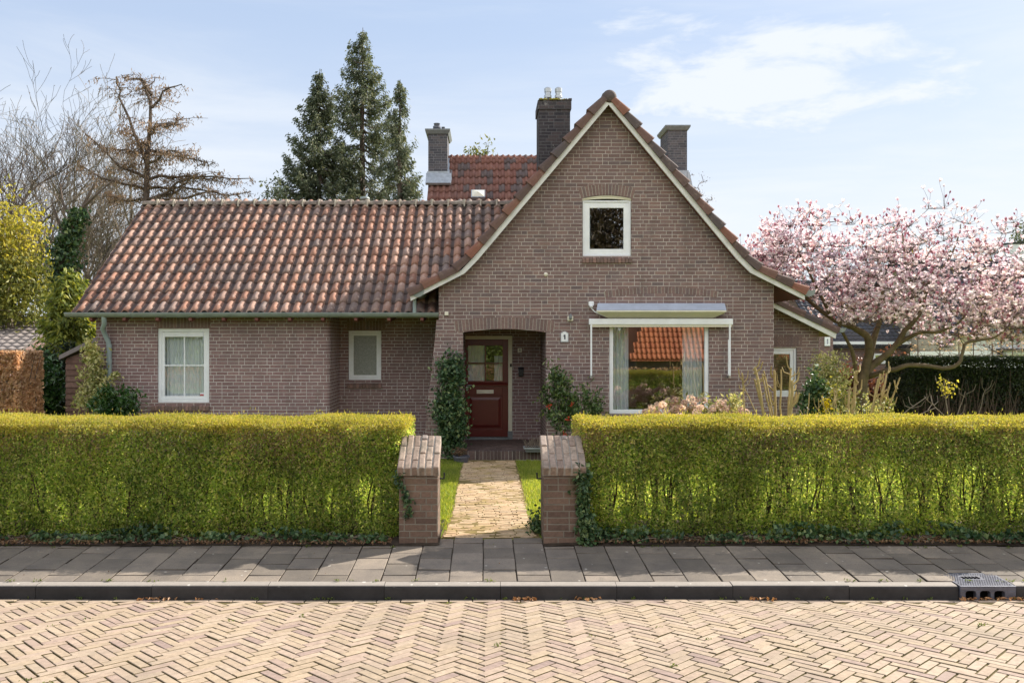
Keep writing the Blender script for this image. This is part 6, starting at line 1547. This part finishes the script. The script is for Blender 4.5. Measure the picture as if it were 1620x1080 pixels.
# timber shed against the side wing
ysd = 17.2
t = thing('timber_shed', 'narrow timber shed with a mono-pitch roof against the left end of the house', 'shed', (PX(126, ysd), ysd, 0))
g = Geo(); x0, x1 = PX(104, ysd), XL-.01; nb_ = 16; zt0, zt1 = PZ(568, ysd), PZ(556, ysd)
for i in range(nb_):
    z0 = i*.125; z1 = z0+.123
    if z0 > zt0: break
    g.prism([(x0, ysd-.012, z0), (x1, ysd-.012, z0), (x1, ysd+.006, z1), (x0, ysd+.006, z1)], (0, .03, 0)); g.prism([(x0-.012, ysd, z0), (x0-.012, ysd+3, z0), (x0+.006, ysd+3, z1), (x0+.006, ysd, z1)], (.02, 0, 0))
g.prism([(x0, ysd, zt0-.05), (x1, ysd, zt1-.1), (x1, ysd, zt1+.25), (x0, ysd, zt0+.02)], (0, .03, 0))
g.build('boarding', M['boarding'], t)
p0, p1 = P(93, 569, ysd-.1), P(152, 540, ysd-.1); g = Geo(); g.prism([p0, p1, p1+np.array([0,0,.10]), p0+np.array([0,0,.09])], (0, 3.4, 0)); g.build('roof', M['grey_tile'], t)

# brick house with slate roof
yb = 36.0
bh = gable_house('slate_roofed_house', 'purple brick house with dark slate roof seen under the magnolia', PX(1308, yb), PX(1425, yb), yb, yb+8, PZ(541, yb), PZ(447, yb+4), 'x', 'brick_far', 'slate', .22, .26, .35)
g = Geo(); x0, x1, z1 = PX(1240, yb-1.5), PX(1318, yb-1.5), PZ(500, yb-1.5); g.box(x0, x1, yb-1.5, yb+3, -.1, z1); g.build('side_wall', M['brick_far'], bh)
far_window(bh, PX(1304, yb-1.5), PX(1312.5, yb-1.5), PZ(547, yb-1.5), PZ(533, yb-1.5), yb-1.53); far_window(bh, PX(1381, yb), PX(1400, yb), PZ(575, yb), PZ(559, yb), yb-.03)
g = Geo(); g.box(PX(1308, yb)-.3, PX(1425, yb)+.3, yb-.35, yb-.25, PZ(544.5, yb), PZ(540, yb)); g.build('gutter', M['white'], bh)
wb = 42.0
r2 = gable_house('red_brick_terrace', 'dim reddish brick house between the slate roof and the white house', PX(1415, wb), PX(1500, wb), wb, wb+7, PZ(505, wb), PZ(430, wb+3.5), 'x', 'brick_far', 'slate', .25, .3, .3)
for px in (1440, 1466, 1484): far_window(r2, PX(px, wb), PX(px+5, wb), PZ(540, wb), PZ(512, wb), wb-.03)
# white house
yw_ = 33.0
wh = gable_house('white_house', 'white rendered house with a glazed blue tiled roof at the right edge', PX(1512, yw_), 32, yw_, yw_+9, PZ(519, yw_), PZ(415, yw_+4.5), 'x', 'yellow_render', 'blue_tile', .26, .34, .45)
g = Geo(); g.box(PX(1538, yw_-.05), PX(1582, yw_-.05), yw_-.06, yw_-.01, 0, PZ(537, yw_)); g.box(PX(1440, yw_-3), PX(1536, yw_-3), yw_-3.2, yw_-3, 0, PZ(556, yw_-3)); g.box(PX(1584, yw_), 32, yw_-.04, yw_-.01, 0, PZ(535, yw_)); g.build('white_wall', M['render'], wh)
g = Geo(); g.box(PX(1574, yw_), 32, yw_-.35, yw_-.045, PZ(553.5, yw_), PZ(551.2, yw_)); g.box(PX(1576, yw_), PX(1580, yw_), yw_-.3, yw_-.07, 0, PZ(553.6, yw_)); g.build('canopy', M['black'], wh)
far_window(wh, PX(1590, yw_), PX(1625, yw_), PZ(572, yw_), PZ(557, yw_), yw_-.05)
g = Geo(); g.box(PX(1538, yw_)-.4, 32.4, yw_-.52, yw_-.42, PZ(522.5, yw_), PZ(519, yw_)); g.build('gutter', M['zinc'], wh)
g = Geo(); yq = yw_+4.2; g.box(PX(1598, yq), PX(1640, yq), yq, yq+1.2, 5.4, PZ(386, yq)); c_ = g.build('chimney', M['render'], wh)
g = Geo(); g.box(PX(1597, yq), PX(1641, yq), yq-.04, yq+1.24, PZ(386, yq)+.005, PZ(384, yq)+.02); g.build('chimney_cap', M['black'], c_)
twiggy('small_conifer', 'dark evergreen tip beside the white chimney at the right edge', 1622, 378, 44, 60, (1.0, .8, 1.3), 'fir', 207, .25)

# ------------------------------------------------------------------ across the street, seen only mirrored in the windows
ox0, ox1, oy0, oy1, oze, ozr = 7.4, 24.0, -20, -11.0, 1.25, 8.0
op = thing('opposite_house', 'brick house with a steep orange tiled hipped roof mirrored in the large window', 'house', ((ox0+ox1)/2, (oy0+oy1)/2, 0))
Geo().box(ox0+.4, ox1-.4, oy0+.4, oy1-.4, -.5, oze+.1).build('wall', M['brick'], op)
g = Geo(); hr = 3.2; cyo = (oy0+oy1)/2
sl_ = np.array([0, 1.0, -(ozr-oze)/(oy1-cyo)]); Ls = np.linalg.norm(sl_)*(oy1-cyo); sl_ /= np.linalg.norm(sl_)
pantiles(g, (ox0, cyo, ozr), (1.0, 0, 0), sl_, int((ox1-ox0)/.25), 24, .25, Ls/24, .045, keep=lambda c: (c[:,0] - ox0 > (c[:,2]-oze)/(ozr-oze)*hr) & (ox1 - c[:,0] > (c[:,2]-oze)/(ozr-oze)*hr))
A_, B_, Cc, D_ = (ox0, oy1, oze), (ox1, oy1, oze), (ox1-hr, cyo, ozr), (ox0+hr, cyo, ozr); E_, F_ = (ox0, oy0, oze), (ox1, oy0, oze)
g.face([np.array(q)-np.array([0,0,.08]) for q in (A_, B_, Cc, D_)]); g.face([A_, D_, E_]); g.face([B_, F_, Cc]); g.face([E_, D_, Cc, F_])
g.build('roof', M['tile_orange'], op, smooth=True)
rg = np.random.default_rng(71)
def far_tree(label, x, y, h, r, seed, mat):
    rg = np.random.default_rng(seed); t = thing('street_tree', label, 'tree', (x, y, 0), 'trees across the street'); g = Geo(); tips = bare_tree(g, (x, y, 0), h*.62, rg, .2, (0, 0), 3, .6, .25, .2, (10, 6, 5), .1); g.build('trunk', M['bark_brown'], t)
    c = tips[rg.integers(0, len(tips), 5500)] + rg.normal(0, .5, (5500, 3)); leaves(c, .34, .16, rg).build('crown', M[mat], t)
far_tree('dark leafy tree across the street mirrored in the attic window', 7.4, -13, 12.5, 3, 72, 'dark_leaf')
far_tree('olive leafy tree across the street mirrored in the side wing windows', -16.2, -10, 5.5, 3, 73, 'olive_leaf')
far_tree('leafy tree across the street mirrored in the front door panes', -3.0, -14, 9, 3, 74, 'olive_leaf')
far_tree('dark tree across the street mirrored in the lean-to window', 17, -22, 11, 3, 75, 'laurel')
n = 16000; c = np.stack([rg.uniform(-26, 30, n), -3.2 + rg.uniform(-.4, .4, n), rg.uniform(.1, 1.1, n)], 1)
t = thing('far_hedge', 'low clipped hedge along the other side of the street', 'hedge', (0, -3.2, 0)); leaves(c, .13, .07, rg, (0, 0, 1), 1.2).build('foliage', M['beech'], t)
n = 22000; c = np.stack([rg.uniform(-32, 6.6, n), -8 + rg.uniform(-.5, .5, n), rg.uniform(.1, 2.7, n) + .25*np.sin(np.arange(n))], 1)
t = thing('far_hedge', 'tall loose evergreen hedge beyond the low hedge across the street', 'hedge', (-12, -8, 0)); leaves(c, .2, .11, rg, (0, 0, 1), 1.2).build('foliage', M['olive_leaf'], t)

# ------------------------------------------------------------------ sky, sun, camera
SUN = unit(np.array([1.32, .79, 1.0])); el = math.asin(SUN[2]); az = math.atan2(SUN[0], SUN[1])
world = bpy.data.worlds.new('World'); scene.world = world; world.use_nodes = True; nt = world.node_tree; nt.nodes.clear()
class W(NT):
    def __init__(s): s.t = nt
w = W(); out = w.n('OutputWorld'); bg = w.n('Background')
sky = w.n('TexSky', sky_type='NISHITA', sun_disc=False, sun_elevation=el, sun_rotation=az, altitude=20, air_density=1.0, dust_density=1.2, ozone_density=1.3)
tc = w.n('TexCoord'); sp = w.n('SeparateXYZ'); w.link(tc.outputs['Generated'], sp.inputs[0])
zc_ = w.m('MAXIMUM', sp.outputs[2], .03)
cb = w.n('CombineXYZ'); w.link(w.m('DIVIDE', sp.outputs[0], w.m('ADD', zc_, .25)), cb.inputs[0]); w.link(w.m('DIVIDE', sp.outputs[1], w.m('ADD', zc_, .25)), cb.inputs[1]); w.link(w.m('MULTIPLY', sp.outputs[2], 3.4), cb.inputs[2])
n1 = w.noise(cb.outputs[0], 4.2, 9, .6, .25); n2 = w.noise(cb.outputs[0], .8, 4, .5)
vd = w.n('VectorMath', operation='DISTANCE'); sv = w.n('VectorMath', operation='MULTIPLY'); w.link(tc.outputs['Generated'], sv.inputs[0]); sv.inputs[1].default_value = (1, 1, 2.4)
w.link(sv.outputs[0], vd.inputs[0]); D0 = unit(np.array([(1195-VX)/F_PX, 1, (VY-108)/F_PX])); vd.inputs[1].default_value = tuple(D0*np.array([1, 1, 2.4]))
local = w.rng(vd.outputs['Value'], .34, .02)
cl = w.m('ADD', w.m('ADD', w.m('MULTIPLY', n1, .62), w.m('MULTIPLY', n2, .30)), w.m('MULTIPLY', local, .22))
cum = w.rng(cl, .60, .74)
thin = w.m('MULTIPLY', w.rng(w.noise(w.scalev(cb.outputs[0], (.5, 1.2, 2.2)), 1.4, 7, .6, .4), .36, .75), .45)
haze_f = w.m('MULTIPLY', w.rng(sp.outputs[2], .40, .02), .85)
fac = w.m('MINIMUM', w.m('ADD', w.m('MAXIMUM', w.m('MULTIPLY', cum, .85), thin), haze_f), .92)
VEIL = (1.56, 1.92, 2.56); CLOUD = (2.85, 3.0, 3.18)      # thin high cloud evens the sky; unseen cloud bank behind camera added as fill
back = w.rng(sp.outputs[1], .0, -.5)
col = w.mix(.88, sky.outputs[0], VEIL)
col = w.mix(w.m('MULTIPLY', back, w.rng(n1, .3, .6, .35, .85)), col, (6.0, 5.9, 5.8))
col = w.mix(fac, col, CLOUD)
w.link(col, bg.inputs[0]); bg.inputs[1].default_value = .122; w.link(bg.outputs[0], out.inputs[0])
sl = bpy.data.lights.new('sun', 'SUN'); sl.energy = 3.7; sl.angle = R(.53); sl.color = (1, .93, .82)
so = bpy.data.objects.new('sun', sl); C.objects.link(so); so.rotation_euler = Vector(-SUN).to_track_quat('-Z', 'Y').to_euler(); so.location = (20, 20, 30)

cam = bpy.data.cameras.new('camera'); co = bpy.data.objects.new('camera', cam); C.objects.link(co); scene.camera = co
co.location = (0, 0, EYE); co.rotation_euler = (R(90), 0, 0); cam.sensor_width = 36; cam.lens = F_PX/1620*36
cam.shift_x = (810-VX)/1620; cam.shift_y = -(540-VY)/1620; cam.clip_end = 2000; cam.clip_start = .05
vs = scene.view_settings; vs.view_transform = 'Standard'; vs.look = 'None'; vs.gamma = 1; vs.exposure = EXPOSURE; vs.use_curve_mapping = False
try: scene.cycles.transparent_max_bounces = 24; scene.cycles.max_bounces = 10; scene.cycles.diffuse_bounces = 4; scene.cycles.caustics_reflective = False; scene.cycles.caustics_refractive = False
except Exception: pass
